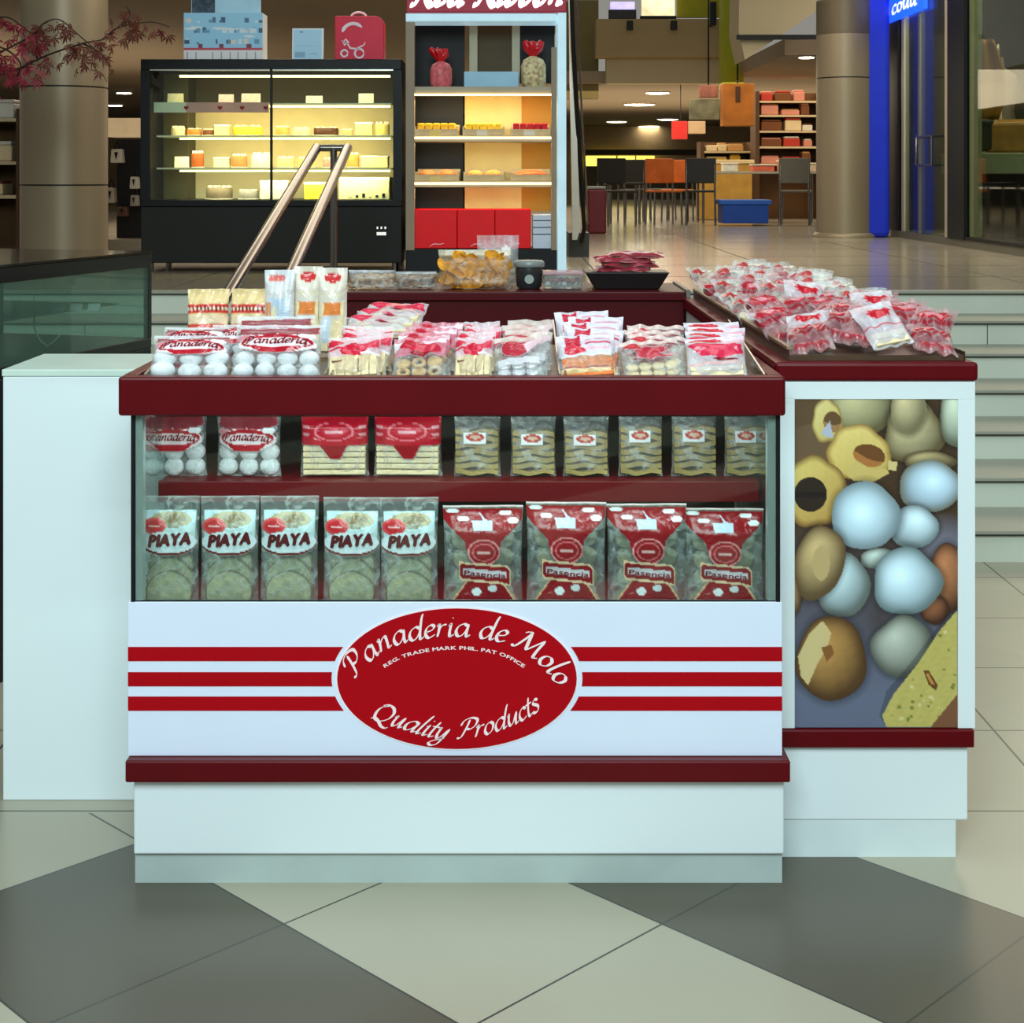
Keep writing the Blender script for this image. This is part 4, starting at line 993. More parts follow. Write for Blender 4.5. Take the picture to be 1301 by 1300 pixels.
me, _ = bag_mesh('clear_wrapper', .15, .18, .07, [('rect', 0, 0, 1, 1, (225, 225, 230), .3), ('rect', 0, .0, .5, .12, (225, 160, 160), .8), ('ell', .7, .3, .12, .1, (240, 240, 240), .9), ('ell', .3, .35, .14, .08, (200, 205, 210), .9)], 28, 24, 64, crinkle=.02); link('clear_wrapper', me, t)
for i in range(10): MB().ball((-.05+.011*i, 0, .03+.02*(i % 4)), .015, .012, .012, 8, .1, i).build('sweet', CREAMB, t)
# dark pot with lid
t = thing('dark_jar', 'dark grey jar with a flat lid and round pale seal', 'jar', (pX(672, db), db+.07, BZ))
dj = mat('dark_smoked_plastic', (44, 46, 46), .25, var=.2)
MB().lathe([(.036, 0), (.044, .01), (.048, .06), (.046, .075)], n=28).build('jar_body', dj, t)
MB().lathe([(.052, .076), (.054, .08), (.054, .092), (.046, .098), (.01, .1)], n=28).build('lid', mat('grey_lid', (128, 134, 132), .25), t)
MB().lathe([(.016, 0), (.016, .003)], (0, -.050, .035), 20, 'y').build('round_seal', mat('pale_seal', (150, 160, 152), .5), t)
# small clear tub and dark tray with red packs
t = thing('clear_tub', 'small clear tub of pink and white sweets on the rear counter', 'tub', (pX(715, db), db+.06, BZ))
MB().box(-.066, .066, -.05, .05, .002, .05).build('tub_body', glass('tub_plastic', (225, 225, 225), haze=.25), t, .006)
MB().box(-.07, .07, -.054, .054, .0505, .062).build('lid', glass('tub_lid', (230, 215, 215), haze=.5, hazecol=(226, 190, 196)), t, .003)
for i in range(12): MB().ball((-.052+.0095*i, -.03+.02*(i % 3), .018+.012*(i % 2)), .011, .012, .01, 8, .05, i).build('sweet', [POLV, mat('pink_sweet', (206, 120, 126), .5)][i % 2], t)
t = thing('black_tray', 'black shallow tray holding red packs at the rear counter right end', 'tray', (pX(797, db), db+.09, BZ))
MB().hexa([(-.11, -.07, 0), (.11, -.07, 0), (.11, .07, 0), (-.11, .07, 0), (-.145, -.09, .06), (.145, -.09, .06), (.145, .09, .06), (-.145, .09, .06)]).build('tray_shell', mat('black_plastic', (26, 20, 20), .3), t, .004)
for i in range(4):
    o = pack('dark_red_pack', .2, .1, .02, [('rect', 0, 0, 1, 1, (150, 20, 46), .95), ('poly', [(.2, .1), (.8, .2), (.7, .4), (.1, .4)], (206, 60, 90), 1), ('rect', 0, .6, 1, .7, (226, 190, 200), 1), ('rect', .6, .1, .9, .3, (110, 10, 26), 1)], c_blocks(mat('dark_sweet', (90, 50, 40), .6), .16, .005, 1, .05), 70+i, 24, 16)
    o.put((pX(797, db)+(-.02, .015, -.01, .03)[i], db+.01+.01*i, BZ+.063+i*.0155), (-1.45, 0, (-.15, .1, .02, -.08)[i]), 'Dark red pack lying in the black tray, %s of four' % ('lowest', 'second from below', 'second from above', 'topmost')[i], 'dark red packs lying in the black tray')

# ================================================================ WHITE CABINET AT LEFT
wc = thing('white_cabinet', 'plain tall white cabinet left of the bakery stand', 'cabinet', (-1.02, 3.69, 0))
MB().box(-.205, .185, .002, .33, 0, 1.02).build('cabinet_body', WHITE, wc, .003)
MB().box(-.207, .186, 0, .332, 1.0205, 1.037).build('cabinet_top', mat('pale_mint_laminate', (206, 226, 214), .3), wc, .002)

# ================================================================ GLASS SHOWCASE AT LEFT
A = Vector((-1.268, 5.40)); dirv = Vector((-.29, -1.0)).normalized()
gs = thing('glass_showcase', 'dark framed glass showcase counter behind the white cabinet', 'showcase', (A.x, A.y, 0), rot=(0, 0, math.atan2(dirv.y, dirv.x)))
# local: x runs towards camera along the glass face, y is to the right side -> into the case is -y
FR = mat('black_showcase_frame', (22, 26, 26), .3)
gt = glass('green_tinted_glass', (232, 244, 238), haze=.2, hazecol=(120, 150, 138))
Ls = 2.4; sgn = -1
MB().box(0, Ls, -.62, 0, .0, .90).build('base_cabinet', mat('dark_base_laminate', (24, 32, 34), .4), gs, .004)
MB().box(0, Ls, -.62, .0, .9005, .935).build('frame_bottom', FR, gs, .002)
MB().box(0, Ls, -.62, .0, 1.185, 1.232).build('frame_top', FR, gs, .003)
for xx in (0, Ls-.02):
    for yy in (-.02, -.62): MB().box(xx, xx+.02, yy, yy+.02, .9355, 1.1845).build('frame_post', FR, gs)
MB().box(.02, Ls-.02, -.008, -.002, .936, 1.1845).build('glass_front', gt, gs)
MB().box(.02, Ls-.02, -.618, -.612, .936, 1.1845).build('glass_rear', gt, gs)
MB().box(.003, .009, -.6, -.02, .936, 1.1845).build('glass_end', gt, gs)
MB().box(.02, Ls-.02, -.6, -.12, 1.05, 1.056).build('glass_shelf', glass('shelf_glass', (222, 238, 230), haze=.12), gs)
MB().box(-.004, Ls, -.63, .004, 1.2325, 1.24).build('polished_top', mat('black_glass_top', (14, 16, 16), .08), gs)
tb = MB(); tb.tube([P(43, 398, 5.0), P(43, 418, 5.0), P(50, 432, 5.0), P(60, 440, 5.0), P(70, 432, 5.0), P(76, 425, 5.0)], .003, 8)  # pale curved tube, free inside the showcase
bpy.context.view_layer.update(); o = tb.build('pale_curve', mat('pale_curve_surface', (176, 196, 190), .4), gs); o.matrix_parent_inverse = gs.matrix_world.inverted()
for i, (x, yy) in enumerate(((95, 371), (118, 363), (72, 390))):
    t = thing('price_card', '%s small white price card inside the glass showcase' % ('Middle', 'Rightmost', 'Leftmost')[i], 'card', tuple(P(x, yy, 5.1)), 'price cards inside the glass showcase')
    t.location.z = 1.0565
    MB().hexa([(-.02, 0, 0), (.02, 0, 0), (.02, .02, 0), (-.02, .02, 0), (-.02, .014, .022), (.02, .014, .022), (.02, .02, .022), (-.02, .02, .022)]).build('card', WHITE, t)

# ================================================================ HANDRAIL
hr = thing('stair_handrail', 'polished steel double handrail rising up the stairs before the cake case', 'handrail', (0, 8.5, 0))
def hp(x, y, d): v = P(x, y, d); return (v.x, v.y-8.5, v.z)
tops = [(402, 188, 8.62), (441, 188, 8.62)]; bots = [(296, 362, 6.9), (362, 362, 6.9)]
ends = []
for i in range(2):
    a = Vector(hp(*tops[i])); b = Vector(hp(*bots[i])); c = b+(b-a)*.3
    MB().tube([a, b, c], .028, 14).build('rail', CHROME, hr); ends.append((a, b, c))
MB().tube([ends[0][0], ends[0][0]+(ends[1][0]-ends[0][0])*.5, ends[1][0]], .02, 12).build('top_link', CHROME, hr)
MB().tube([ends[0][2], ends[1][2]], .02, 12).build('bottom_link', CHROME, hr)
pt = ends[0][0]*.45+ends[1][0]*.55
MB().tube([(pt.x, pt.y, UPZ), (pt.x, pt.y, pt.z)], .02, 12).build('post', CHROME, hr)
c = ends[0][2]*.5+ends[1][2]*.5
MB().tube([(c.x, c.y, max(0, (math.floor((c.y+8.5-Y0)/TR)+1)*R0)), (c.x, c.y, c.z)], .016, 12).build('post', CHROME, hr)

# ================================================================ CAKE CASE
dc = 10.2
cc = thing('cake_display_case', 'black two-bay refrigerated cake case with warm lit shelves', 'display case', (pX(345, dc), dc, UPZ))
CASE = mat('black_case_enamel', (32, 33, 29), .5, spec=.2); CFR = mat('black_case_frame', (7, 9, 10), .45, spec=.25)
def CC(mb, name, m, bevel=0.0, y=0):
    o = mb.build(name, m, cc, bevel); o.location = (-pX(345, dc), -dc, -UPZ); return o
x0, x1 = pX(178, dc), pX(510, dc); xa, xb = pX(190, dc), pX(499, dc); ZT = pZ(75, dc); zg0, zg1 = pZ(254, dc), pZ(89, dc); D2 = dc+.7
CC(MB().box(x0, x1, dc+.01, D2, UPZ+.06, zg0-.045), 'base_panel', CASE, .006)
for xx in (x0+.05, x1-.05):
    for yy in (dc+.08, D2-.08): CC(MB().lathe([(.022, UPZ), (.022, UPZ+.06)], (xx, yy, 0), 14), 'foot', CHROME)
CC(MB().box(x0, x1, dc, D2, zg0-.044, zg0), 'lower_frame', CFR, .004)
CC(MB().box(x0, x1, dc, D2, zg1, ZT), 'upper_frame', CFR, .006)
for a, b in ((x0, xa), (xb, x1)): CC(MB().box(a, b, dc, D2, zg0, zg1), 'side_frame', CFR)
xm = pX(344, dc); CC(MB().box(xm-.008, xm+.008, dc+.002, dc+.02, zg0, zg1), 'mullion', CFR)
CC(MB().box(xa, xb, D2-.05, D2-.01, zg0, zg1), 'rear_wall', mat('warm_white_liner', (232, 220, 180), .5))
CC(MB().box(xa+.171, xb, D2-.062, D2-.051, pZ(128, dc+.1), zg1), 'upper_shade_panel', mat('dark_olive_shade', (84, 72, 40), .5))  # dark panel added so the top compartment reads as unlit
CC(MB().box(xa, xa+.17, D2-.3, D2-.051, zg0, zg1), 'side_duct', mat('olive_liner', (70, 66, 30), .5))
CC(MB().box(xa, xm-.008, dc+.008, dc+.014, zg0, zg1), 'glass_door', glass('case_glass'))
CC(MB().box(xm+.008, xb, dc+.008, dc+.014, zg0, zg1), 'glass_door', MATS['case_glass'])
STR = mat('bright_trim_line', (220, 220, 210), .2, .6)
CC(MB().box(xa, xm-.01, dc-.004, dc, zg1-.004, zg1+.004), 'trim_line', STR); CC(MB().box(xm+.01, xb, dc-.004, dc, zg1-.004, zg1+.004), 'trim_line', STR)
TUBE = mat('warm_light_tube', (255, 222, 150), .5, emit=4)
ysh = (131, 172, 213)
for i, ys_ in enumerate(ysh):
    z = pZ(ys_, dc+.1)
    sh = CC(MB().box(xa+.02, xb-.02, dc+.1, D2-.06, z-.012, z), 'shelf', mat('glass_shelf_edge', (236, 226, 190), .2)); 
    CC(MB().box(xa+.17, xb-.03, dc+.125, dc+.14, z-.028, z-.016), 'light_tube', TUBE)
CC(MB().box(xa+.17, xb-.03, dc+.12, dc+.14, zg1-.04, zg1-.025), 'light_tube', TUBE)
for i, zz in enumerate([zg1-.045]+[pZ(y, dc+.1)-.035 for y in ysh]):
    l = bpy.data.lights.new('case_lamp', 'AREA'); l.shape = 'RECTANGLE'; l.size = 1.4; l.size_y = .12; l.energy = 6.5 if i else 2.4; l.color = (1, .80, .46)
    lo = bpy.data.objects.new('case_lamp', l); COL.objects.link(lo); lo.parent = cc; lo.location = (0.03, .12, zz-UPZ); lo.rotation_euler = (.6, 0, 0)
CC(MB().box(pX(475, dc), pX(496, dc), dc+.004, dc+.011, pZ(303, dc), pZ(285, dc)), 'control_panel', BLACK)
CC(MB().box(pX(478, dc), pX(490, dc), dc+.001, dc+.005, pZ(299, dc), pZ(295, dc)), 'control_display', mat('white_readout', (230, 230, 225), .4, emit=.5))
for k in range(3): CC(MB().box(pX(478+k*5, dc), pX(480+k*5, dc), dc+.001, dc+.005, pZ(291, dc), pZ(288, dc)), 'indicator_light', MATS['white_readout'])
# goods in the case: (x0,x1,y0,y1,kind,rgb,label)
goods = [
 (212, 232, 117, 130, 'card', (236, 226, 180), 'cream price card at the left end of the top case shelf', 0),
 (277, 296, 118, 130, 'card', (232, 200, 196), 'pinkish card standing mid left on the top case shelf', 0),
 (306, 330, 117, 130, 'card', (226, 206, 196), 'folded pale card left of the mullion on the top case shelf', 0),
 (388, 409, 120, 130, 'card', (238, 232, 216), 'curled white card right of the mullion on the top case shelf', 0),
 (455, 474, 118, 131, 'card', (244, 236, 214), 'square white card at the right of the top case shelf', 0),
 (215, 233, 158, 171, 'cake', (240, 222, 170), 'small cream cake at the left end of the second case shelf', 1),
 (235, 254, 161, 171, 'cake', (206, 120, 50), 'small orange-brown cake on the second case shelf', 1),
 (256, 270, 162, 171, 'cake', (110, 66, 34), 'little dark chocolate cake beside the orange-brown one', 1),
 (272, 290, 157, 171, 'box', (236, 216, 150), 'cream cake box beside the bright yellow cake', 1),
 (292, 330, 157, 171, 'cake', (244, 206, 60), 'wide bright yellow cake on the second case shelf', 1),
 (348, 366, 158, 171, 'cake', (236, 150, 80), 'orange glazed cake just right of the mullion', 1),
 (370, 392, 160, 171, 'cake', (226, 200, 150), 'swirled cream cake on the second case shelf right bay', 1),
 (396, 428, 159, 171, 'cake', (78, 44, 24), 'wide dark chocolate cake in the right bay', 1),
 (432, 447, 162, 171, 'cake', (200, 160, 110), 'small tan cake beside the pale yellow box', 1),
 (451, 472, 154, 171, 'box', (244, 222, 140), 'pale yellow box on the second case shelf right bay', 1),
 (475, 494, 153, 171, 'cake', (240, 214, 120), 'tall pale yellow cake at the right end of the second shelf', 1),
 (221, 239, 198, 212, 'card', (250, 240, 206), 'white card at the left of the third case shelf', 2),
 (241, 257, 190, 212, 'cake', (170, 84, 30), 'tall caramel brown cake on the third case shelf', 2),
 (271, 290, 199, 212, 'box', (248, 232, 176), 'small cream box on the third case shelf', 2),
 (292, 312, 194, 212, 'cake', (190, 120, 70), 'brown topped cake on the third case shelf', 2),
 (317, 342, 192, 212, 'cake', (232, 214, 190), 'pale layered cake left of the mullion, third shelf', 2),
 (350, 372, 197, 212, 'cake', (240, 190, 130), 'peach coloured cake right of the mullion, third shelf', 2),
 (376, 398, 198, 212, 'cake', (236, 206, 110), 'golden cake seen through the handrail top', 2),
 (408, 430, 199, 212, 'cake', (170, 130, 120), 'mauve brown cake between the two handrail bars', 2),
 (440, 455, 192, 212, 'cake', (196, 150, 80), 'caramel cake just right of the handrail top', 2),
 (458, 492, 197, 212, 'box', (250, 228, 160), 'long cream box at the right of the third case shelf', 2),
 (258, 292, 232, 250, 'cake', (130, 116, 96), 'grey-brown round cake at the left of the case floor', 3),
 (300, 326, 237, 250, 'cake', (150, 146, 140), 'grey round cake near the mullion on the case floor', 3),
 (330, 365, 226, 250, 'box', (222, 216, 204), 'white cake box at the mullion on the case floor', 3),
 (386, 412, 228, 250, 'box', (246, 226, 70), 'bright yellow box on the case floor behind the handrail', 3),
 (430, 494, 222, 250, 'box', (248, 232, 176), 'wide cream box with dark marks at the case floor right end', 3),
]
for gx0, gx1, gy0, gy1, kind, rgb, lb, lv in goods:
    dd = dc+.2; z = (pZ(ysh[lv], dc+.1) if lv < 3 else zg0)+.001
    wd = (gx1-gx0)*dd/F; hh = (gy1-gy0)*dd/F; xc = pX((gx0+gx1)/2, dd); m = mat('cake_%d_%d_%d' % rgb, rgb, .5, var=.12, scale=30)
    cream = mat('whipped_cream', (246, 236, 214), .5, var=.05, scale=30)
    if kind == 'cake':
        t = thing('cake', lb, 'cake', (xc, dd+wd/2, z), 'cakes inside the lit display case')
        MB().lathe([(wd/2*.96, .006), (wd/2, .012), (wd/2, hh*.75), (wd/2*.93, hh*.82), (.01, hh*.83)], n=24).build('sponge', m, t)
        MB().lathe([(wd/2*1.06, 0), (wd/2*1.06, .005)], n=24).build('cake_board', cream, t)
        mb = MB()
        for k in range(7):
            a = 2*PI*k/7; mb.ball((wd*.36*math.cos(a), wd*.36*math.sin(a), hh*.88), wd*.09, wd*.09, hh*.11, 8)
        mb.build('icing_rosettes', cream, t)
    elif kind == 'box':
        t = thing('cake_box', lb, 'box', (xc, dd, z), 'boxes inside the lit display case')
        MB().box(-wd/2, wd/2, 0, wd*.8, 0, hh*.84).build('box_body', m, t, .003)
        MB().box(-wd/2-.003, wd/2+.003, -.003, wd*.8+.003, hh*.845, hh).build('box_lid', cream, t, .002)
        if lv == 3 and gx0 == 430:
            mb = MB()
            for k in range(6): mb.box(-wd*.3+k*.045, -wd*.3+k*.045+.02, -.0045, -.0005, .012, .016+(k*7 % 3)*.012)
            mb.build('dark_marks', BLACK, t)
    else:
        t = thing('display_card', lb, 'card', (xc, dd, z), 'cards on the shelves of the lit display case')
        MB().hexa([(-wd/2, 0, 0), (wd/2, 0, 0), (wd/2, .03, 0), (-wd/2, .03, 0), (-wd/2, .012, hh), (wd/2, .012, hh), (wd/2, .016, hh), (-wd/2, .016, hh)]).build('card_stock', m, t)
# pink banner below the top shelf
mb = MB(); pbox(mb, 236, 341, 130, 143, dc+.07, .01); o = mb.build('pink_strip', mat('pink_banner', (238, 170, 160), .5, var=.1)); tag(o, 'pink strip with small red hearts along the top case shelf', 'banner')
for x in (232, 275, 303, 333):
    mb = MB(); v = P(x+4, 137, dc+.066); s = .016
    pl = [(v.x+s*1.0*math.sin(a)**3, v.z+s*(13*math.cos(a)-5*math.cos(2*a)-2*math.cos(3*a)-math.cos(4*a))/16) for a in np.linspace(0, 2*PI, 24)[:-1]]
    k = mb.prism(pl, dc+.067, dc+.0695).build('heart', RED); k.parent = o
mb = MB(); pbox(mb, 195, 236, 130, 143, dc+.07, .01); o = mb.build('cream_strip', mat('cream_strip', (244, 236, 206), .5)); tag(o, 'cream strip left of the pink banner on the case shelf', 'banner')
# on top of the case
def towers(x0, x1, y0, y1, rnd):
    pass
bx = thing('brochure_box', 'pale blue printed display box with town skyline on top of the case', 'display box', (pX(233, dc+.1), dc+.1, ZT+.001))
wB, hB = 100*10.3/F, 60*10.3/F
MB().box(0, wB, .003, .2, 0, hB).build('box_body', WHITE, bx, .002)
shp = [('rect', 0, 0, 1, 1, (150, 206, 236), 1), ('rect', 0, .74, 1, .8, (190, 50, 70), 1), ('rect', 0, .8, 1, 1, (234, 230, 232), 1)]
r = random.Random(2)
for i in range(9): shp.append(('rect', .04+i*.108, .82, .05+i*.108, 1, (120, 120, 126), 1))
for i in range(34): a, b = r.uniform(0, .95), r.choice([.2, .42, .66]); shp.append(('rect', a, b-r.uniform(.03, .12), a+r.uniform(.02, .08), b, r.choice([(70, 110, 140), (206, 226, 236), (40, 80, 110), (220, 214, 200), (96, 150, 180)]), 1))
for i in range(5): a = r.uniform(.05, .9); shp.append(('ell', a, r.uniform(.25, .6), .08, .02, (225, 232, 236), 1))
for a in (.18, .45, .8): shp.append(('rect', a, .66, a+.06, .74, (120, 40, 70), 1))
sheet('printed_front', wB, hB, shp, 90, 60, bx, (0, 0, 0), .002)
MB().box(.04, wB-.02, .05, .06, hB+.001, hB+.16).build('backing_card', mat('pale_blue_card', (176, 216, 236), .5), bx)
MB().box(.045, .2, .044, .049, hB+.001, hB+.14).build('dark_picture', mat('dark_picture', (60, 76, 90), .5, var=.5, scale=30), bx)
cd = thing('info_card', 'small pale blue white-edged card standing on top of the case', 'card', (pX(370, dc+.1), dc+.12, ZT+.001), rot=(-.08, 0, 0))
sheet('card_face', 40*10.3/F, 41*10.3/F, [('rect', 0, 0, 1, 1, (232, 240, 244), 1), ('rect', .05, .04, .95, .96, (170, 216, 240), 1), ('rect', .1, .75, .42, .9, (126, 170, 200), 1), ('rect', .55, .78, .8, .8, (130, 170, 200), 1), ('rect', .25, .1, .35, .13, (90, 140, 170), 1), ('rect', .15, .55, .85, .56, (150, 200, 226), 1)], 40, 40, cd, (0, 0, 0))
MB().box(.05, .15, .003, .05, 0, .1).build('easel_foot', WHITE, cd)
rb = thing('red_gift_bag', 'crimson rounded gift bag with white tricycle emblem on top of the case', 'bag', (pX(456, dc+.1), dc+.1, ZT+.001))
wR, hR = 62*10.3/F, 56*10.3/F
pl = [(-wR/2, 0), (wR/2, 0), (wR/2, hR*.8)]+[(wR/2-.06+.06*math.cos(a), hR*.8+hR*.2*math.sin(a)) for a in np.linspace(.2, PI/2, 6)]+[(-wR/2, hR)]
MB().prism(pl, 0, .16).build('bag_body', mat('crimson_card', (220, 4, 56), .4), rb, .004)
WM = mat('white_emblem', (246, 226, 236), .5)
mb = MB()
def arcp(cx, cz, r, a0, a1, n=14): return [np.array((cx+r*math.cos(a), cz+r*math.sin(a))) for a in np.linspace(a0, a1, n)]
I_ = lambda p: p
ribbon(mb, arcp(-.04, .17, .075, 2.9, .7), .03, .022, 0, I_, -.002)
for cx, r in ((-.1, .022), (.0, .03)): ribbon(mb, arcp(cx+.0, .045, r, 0, 6.28, 20), .014, .012, 0, I_, -.002)
ribbon(mb, [np.array(p) for p in ((-.12, .13), (-.08, .11), (-.06, .08), (-.02, .075), (.03, .1), (.04, .12))], .016, .012, 0, I_, -.002)
ribbon(mb, [np.array(p) for p in ((-.11, .12), (-.09, .14), (-.075, .12), (-.1, .1), (-.11, .12))], .018, .016, 0, I_, -.002)
mb.build('tricycle_emblem', WM, rb)
hb = MB(); hb.tube([(-.01+.05*math.cos(a), .06, hR+.03*math.sin(a)) for a in np.linspace(0, PI, 10)], .008, 8); hb.build('bag_bow', WM, rb)

# ================================================================ BREAD RACK
dr = 10.15
rk = thing('bread_rack_kiosk', 'tall bread rack with maroon script sign and pale blue-white frame', 'shelving unit', (pX(613, dr), dr, UPZ))
def RK(mb, name, m, bevel=0.0, par=None):
    o = mb.build(name, m, rk, bevel); o.location = (-pX(613, dr), -dr, -UPZ); return o
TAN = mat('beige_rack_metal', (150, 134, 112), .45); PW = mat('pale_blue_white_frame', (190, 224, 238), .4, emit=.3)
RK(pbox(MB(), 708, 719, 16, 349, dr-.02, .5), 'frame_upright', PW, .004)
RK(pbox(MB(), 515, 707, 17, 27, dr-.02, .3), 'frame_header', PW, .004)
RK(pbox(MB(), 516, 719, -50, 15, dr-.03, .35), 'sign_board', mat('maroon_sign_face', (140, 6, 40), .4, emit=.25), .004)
mb = MB(); script_text(mb, 'Red Ribbon', [(pX(522, dr), pZ(7, dr)), (pX(613, dr), pZ(7, dr)), (pX(716, dr), pZ(7, dr))], .13, dr-.034, thick=.42, thin=.22, slant=.3, squeeze=.95)
RK(mb, 'sign_lettering', mat('lit_white_lettering', (255, 244, 246), .4, emit=.8))
RK(pbox(MB(), 515, 526, 28, 318, dr, .06), 'upright', TAN); RK(pbox(MB(), 700, 707, 60, 318, dr, .06), 'upright', TAN)
RK(pbox(MB(), 516, 530, 28, 318, dr+.45, .04), 'rear_upright', TAN)
RK(pbox(MB(), 596, 606, 28, 106, dr+.35, .03), 'rear_post', mat('pale_rack_post', (176, 168, 140), .4)); RK(pbox(MB(), 650, 660, 28, 106, dr+.35, .03), 'rear_post', MATS['pale_rack_post'])
RK(pbox(MB(), 527, 590, 28, 318, dr+.42, .02), 'black_back_panel', BLACK)
RK(pbox(MB(), 588, 662, 118, 268, dr+.42, .02), 'cream_back_panel', mat('cream_panel', (216, 196, 130), .5)); RK(pbox(MB(), 662, 704, 118, 268, dr+.42, .02), 'gold_back_panel', mat('gold_panel', (176, 122, 24), .5))
RK(pbox(MB(), 606, 650, 30, 106, dr+.42, .02), 'brown_back_panel', mat('brown_panel', (74, 58, 24), .5)); RK(pbox(MB(), 660, 704, 30, 106, dr+.42, .02), 'black_back_panel', BLACK)
for y_ in (110, 172, 230): RK(pbox(MB(), 520, 704, y_, y_+8, dr+.02, .42), 'shelf', mat('grey_beige_shelf', (170, 160, 136), .4), .002)
for y_ in (119, 174, 232):
    RK(pbox(MB(), 520, 704, y_, y_+2.5, dr+.01, .012), 'light_strip', mat('warm_strip', (255, 224, 160), .4, emit=2.2))
    l = bpy.data.lights.new('rack_lamp', 'AREA'); l.shape = 'RECTANGLE'; l.size = .9; l.size_y = .08; l.energy = 3.6; l.color = (1, .82, .5)
    lo = bpy.data.objects.new('rack_lamp', l); COL.objects.link(lo); lo.parent = rk; lo.location = (0, .06, pZ(y_+6, dr)-UPZ); lo.rotation_euler = (.35, 0, 0)
RK(pbox(MB(), 515, 707, 316, 349, dr+.02, .4), 'black_base', CFR, .004)
bz = pZ(316, dr+.02)
for i, (a, b) in enumerate(((526, 580), (580.5, 628), (628.5, 674))):
    t = thing('red_cake_box', '%s bright red box on the rack bottom shelf' % ('Left', 'Middle', 'Right')[i], 'box', (pX((a+b)/2, dr+.03), dr+.03, bz+.001), 'red boxes on the bread rack bottom shelf')
    w2 = (b-a)*dr/F/2; h2 = 50*dr/F
    MB().box(-w2, w2, 0, .3, 0, h2).build('box_body', mat('bright_red_card', (240, 0, 18), .4, emit=0), t, .004)
    mb = MB(); ribbon(mb, [np.array(p) for p in ((-w2*.3, .012), (-w2*.1, .03), (w2*.2, .028), (w2*.4, .034))], .008, .006, 0, I_, -.0015); mb.build('white_mark', WM, t)
for i, (y0_, y1_) in enumerate(((268, 274), (277, 284), (287, 294), (297, 315))):
    z0_, z1_ = pZ(y1_, dr+.03), pZ(y0_, dr+.03)
    if i == 0: base = bz
zc = bz+.001
for i, hh in enumerate((.09, .04, .04, .035)):
    o = MB().box(-.06, .06, 0, .28, 0, hh).build('white_box', mat('pale_blue_card2', (206, 222, 244), .4), None, .002); o.location = (pX(688, dr+.03), dr+.03, zc); zc += hh+.006
    tag(o, 'white box beside the red boxes, %s of its stack' % ('bottom', 'second from below', 'third from below', 'topmost')[i], 'box', 'white boxes stacked on the rack bottom shelf')
    if i < 3:
        s_ = MB().box(-.058, .058, .004, .27, hh, hh+.0055).build('gap_shade_sheet', BLACK, o)  # black sheet stands for the shade between stacked boxes
# trays with goods
def btray(x0, x1, ysh_, yb, col, kind, label):
    d = dr+.0; z = pZ(ysh_, dr+.02)+.001; w2 = (x1-x0)*d/F/2
    t = thing('bread_tray', label, 'tray', (pX((x0+x1)/2, d), d+.03, z), 'wooden trays on the bread rack')
    m = mat('pale_wood_tray', (206, 184, 140), .5, var=.1, scale=20)
    MB().box(-w2, w2, 0, .34, 0, .01).build('tray_floor', m, t); MB().box(-w2, w2, -.006, -.0005, 0, .04).build('tray_front', m, t)
    for s in (-1, 1): MB().box(min(s*w2, s*w2-s*.008), max(s*w2, s*w2-s*.008), 0, .34, .0105, .06).build('tray_side', m, t)
    MB().box(-w2, w2, .341, .349, 0, .08).build('tray_back', m, t)
    n = {'loaf': 2, 'flat': 5, 'long': 1}[kind]
    for i in range(n):
        wv = (2*w2-.03)/n; cx = -w2+.015+wv*(i+.5); mm = mat('bread_%d_%d_%d' % col, col, .5, var=.15, scale=25)
        if kind == 'flat': o = MB().box(-wv*.46, wv*.46, 0, .28, 0, .07).build('pastry_pack', mm, None, .008)
        else:
            o = MB().ball((0, .12, .032), wv*.46, .12, .032, 18, .03, i).build('bread_loaf', mm, None)
        o.location = (t.location.x+cx, t.location.y+.02, t.location.z+.011)
        tag(o, '%s in %s, %s from left' % ({'loaf': 'Loaf', 'flat': 'Pack', 'long': 'Long loaf'}[kind], label, ORD[i]), 'bread' if kind != 'flat' else 'pack', 'goods in the bread rack trays')
btray(526, 581, 172, 0, (244, 196, 40), 'flat', 'left tray of yellow packs on bread rack')
btray(587, 640, 172, 0, (246, 204, 50), 'flat', 'centre tray of yellow packs on bread rack')
btray(648, 699, 172, 0, (190, 16, 36), 'flat', 'right tray of dark red packs on bread rack')
btray(526, 582, 230, 0, (240, 150, 86), 'loaf', 'left tray of orange loaves on bread rack')
btray(588, 641, 230, 0, (240, 176, 96), 'loaf', 'centre tray of golden loaves on bread rack')
btray(648, 700, 230, 0, (236, 130, 74), 'long', 'right tray with one long loaf on bread rack')
for i, (x, yy, s, c) in enumerate(((552, 172, 1, (250, 220, 120)), (612, 172, 1, (244, 236, 214)), (672, 172, 1, (244, 236, 220)), (552, 230, 1, (240, 214, 130)))):
    o = MB().box(-.035, .035, 0, .004, 0, .03).build('price_tag', mat('tag_%d' % i, c, .5)); v = P(x, yy, dr+.012)
    o.location = (v.x, dr+.012, v.z+.0); tag(o, ('cream tag before the yellow packs, left tray', 'white tag before the centre yellow packs', 'white tag before the dark red packs', 'yellow tag before the left orange loaves')[i], 'price tag', 'price tags on the bread rack'); 
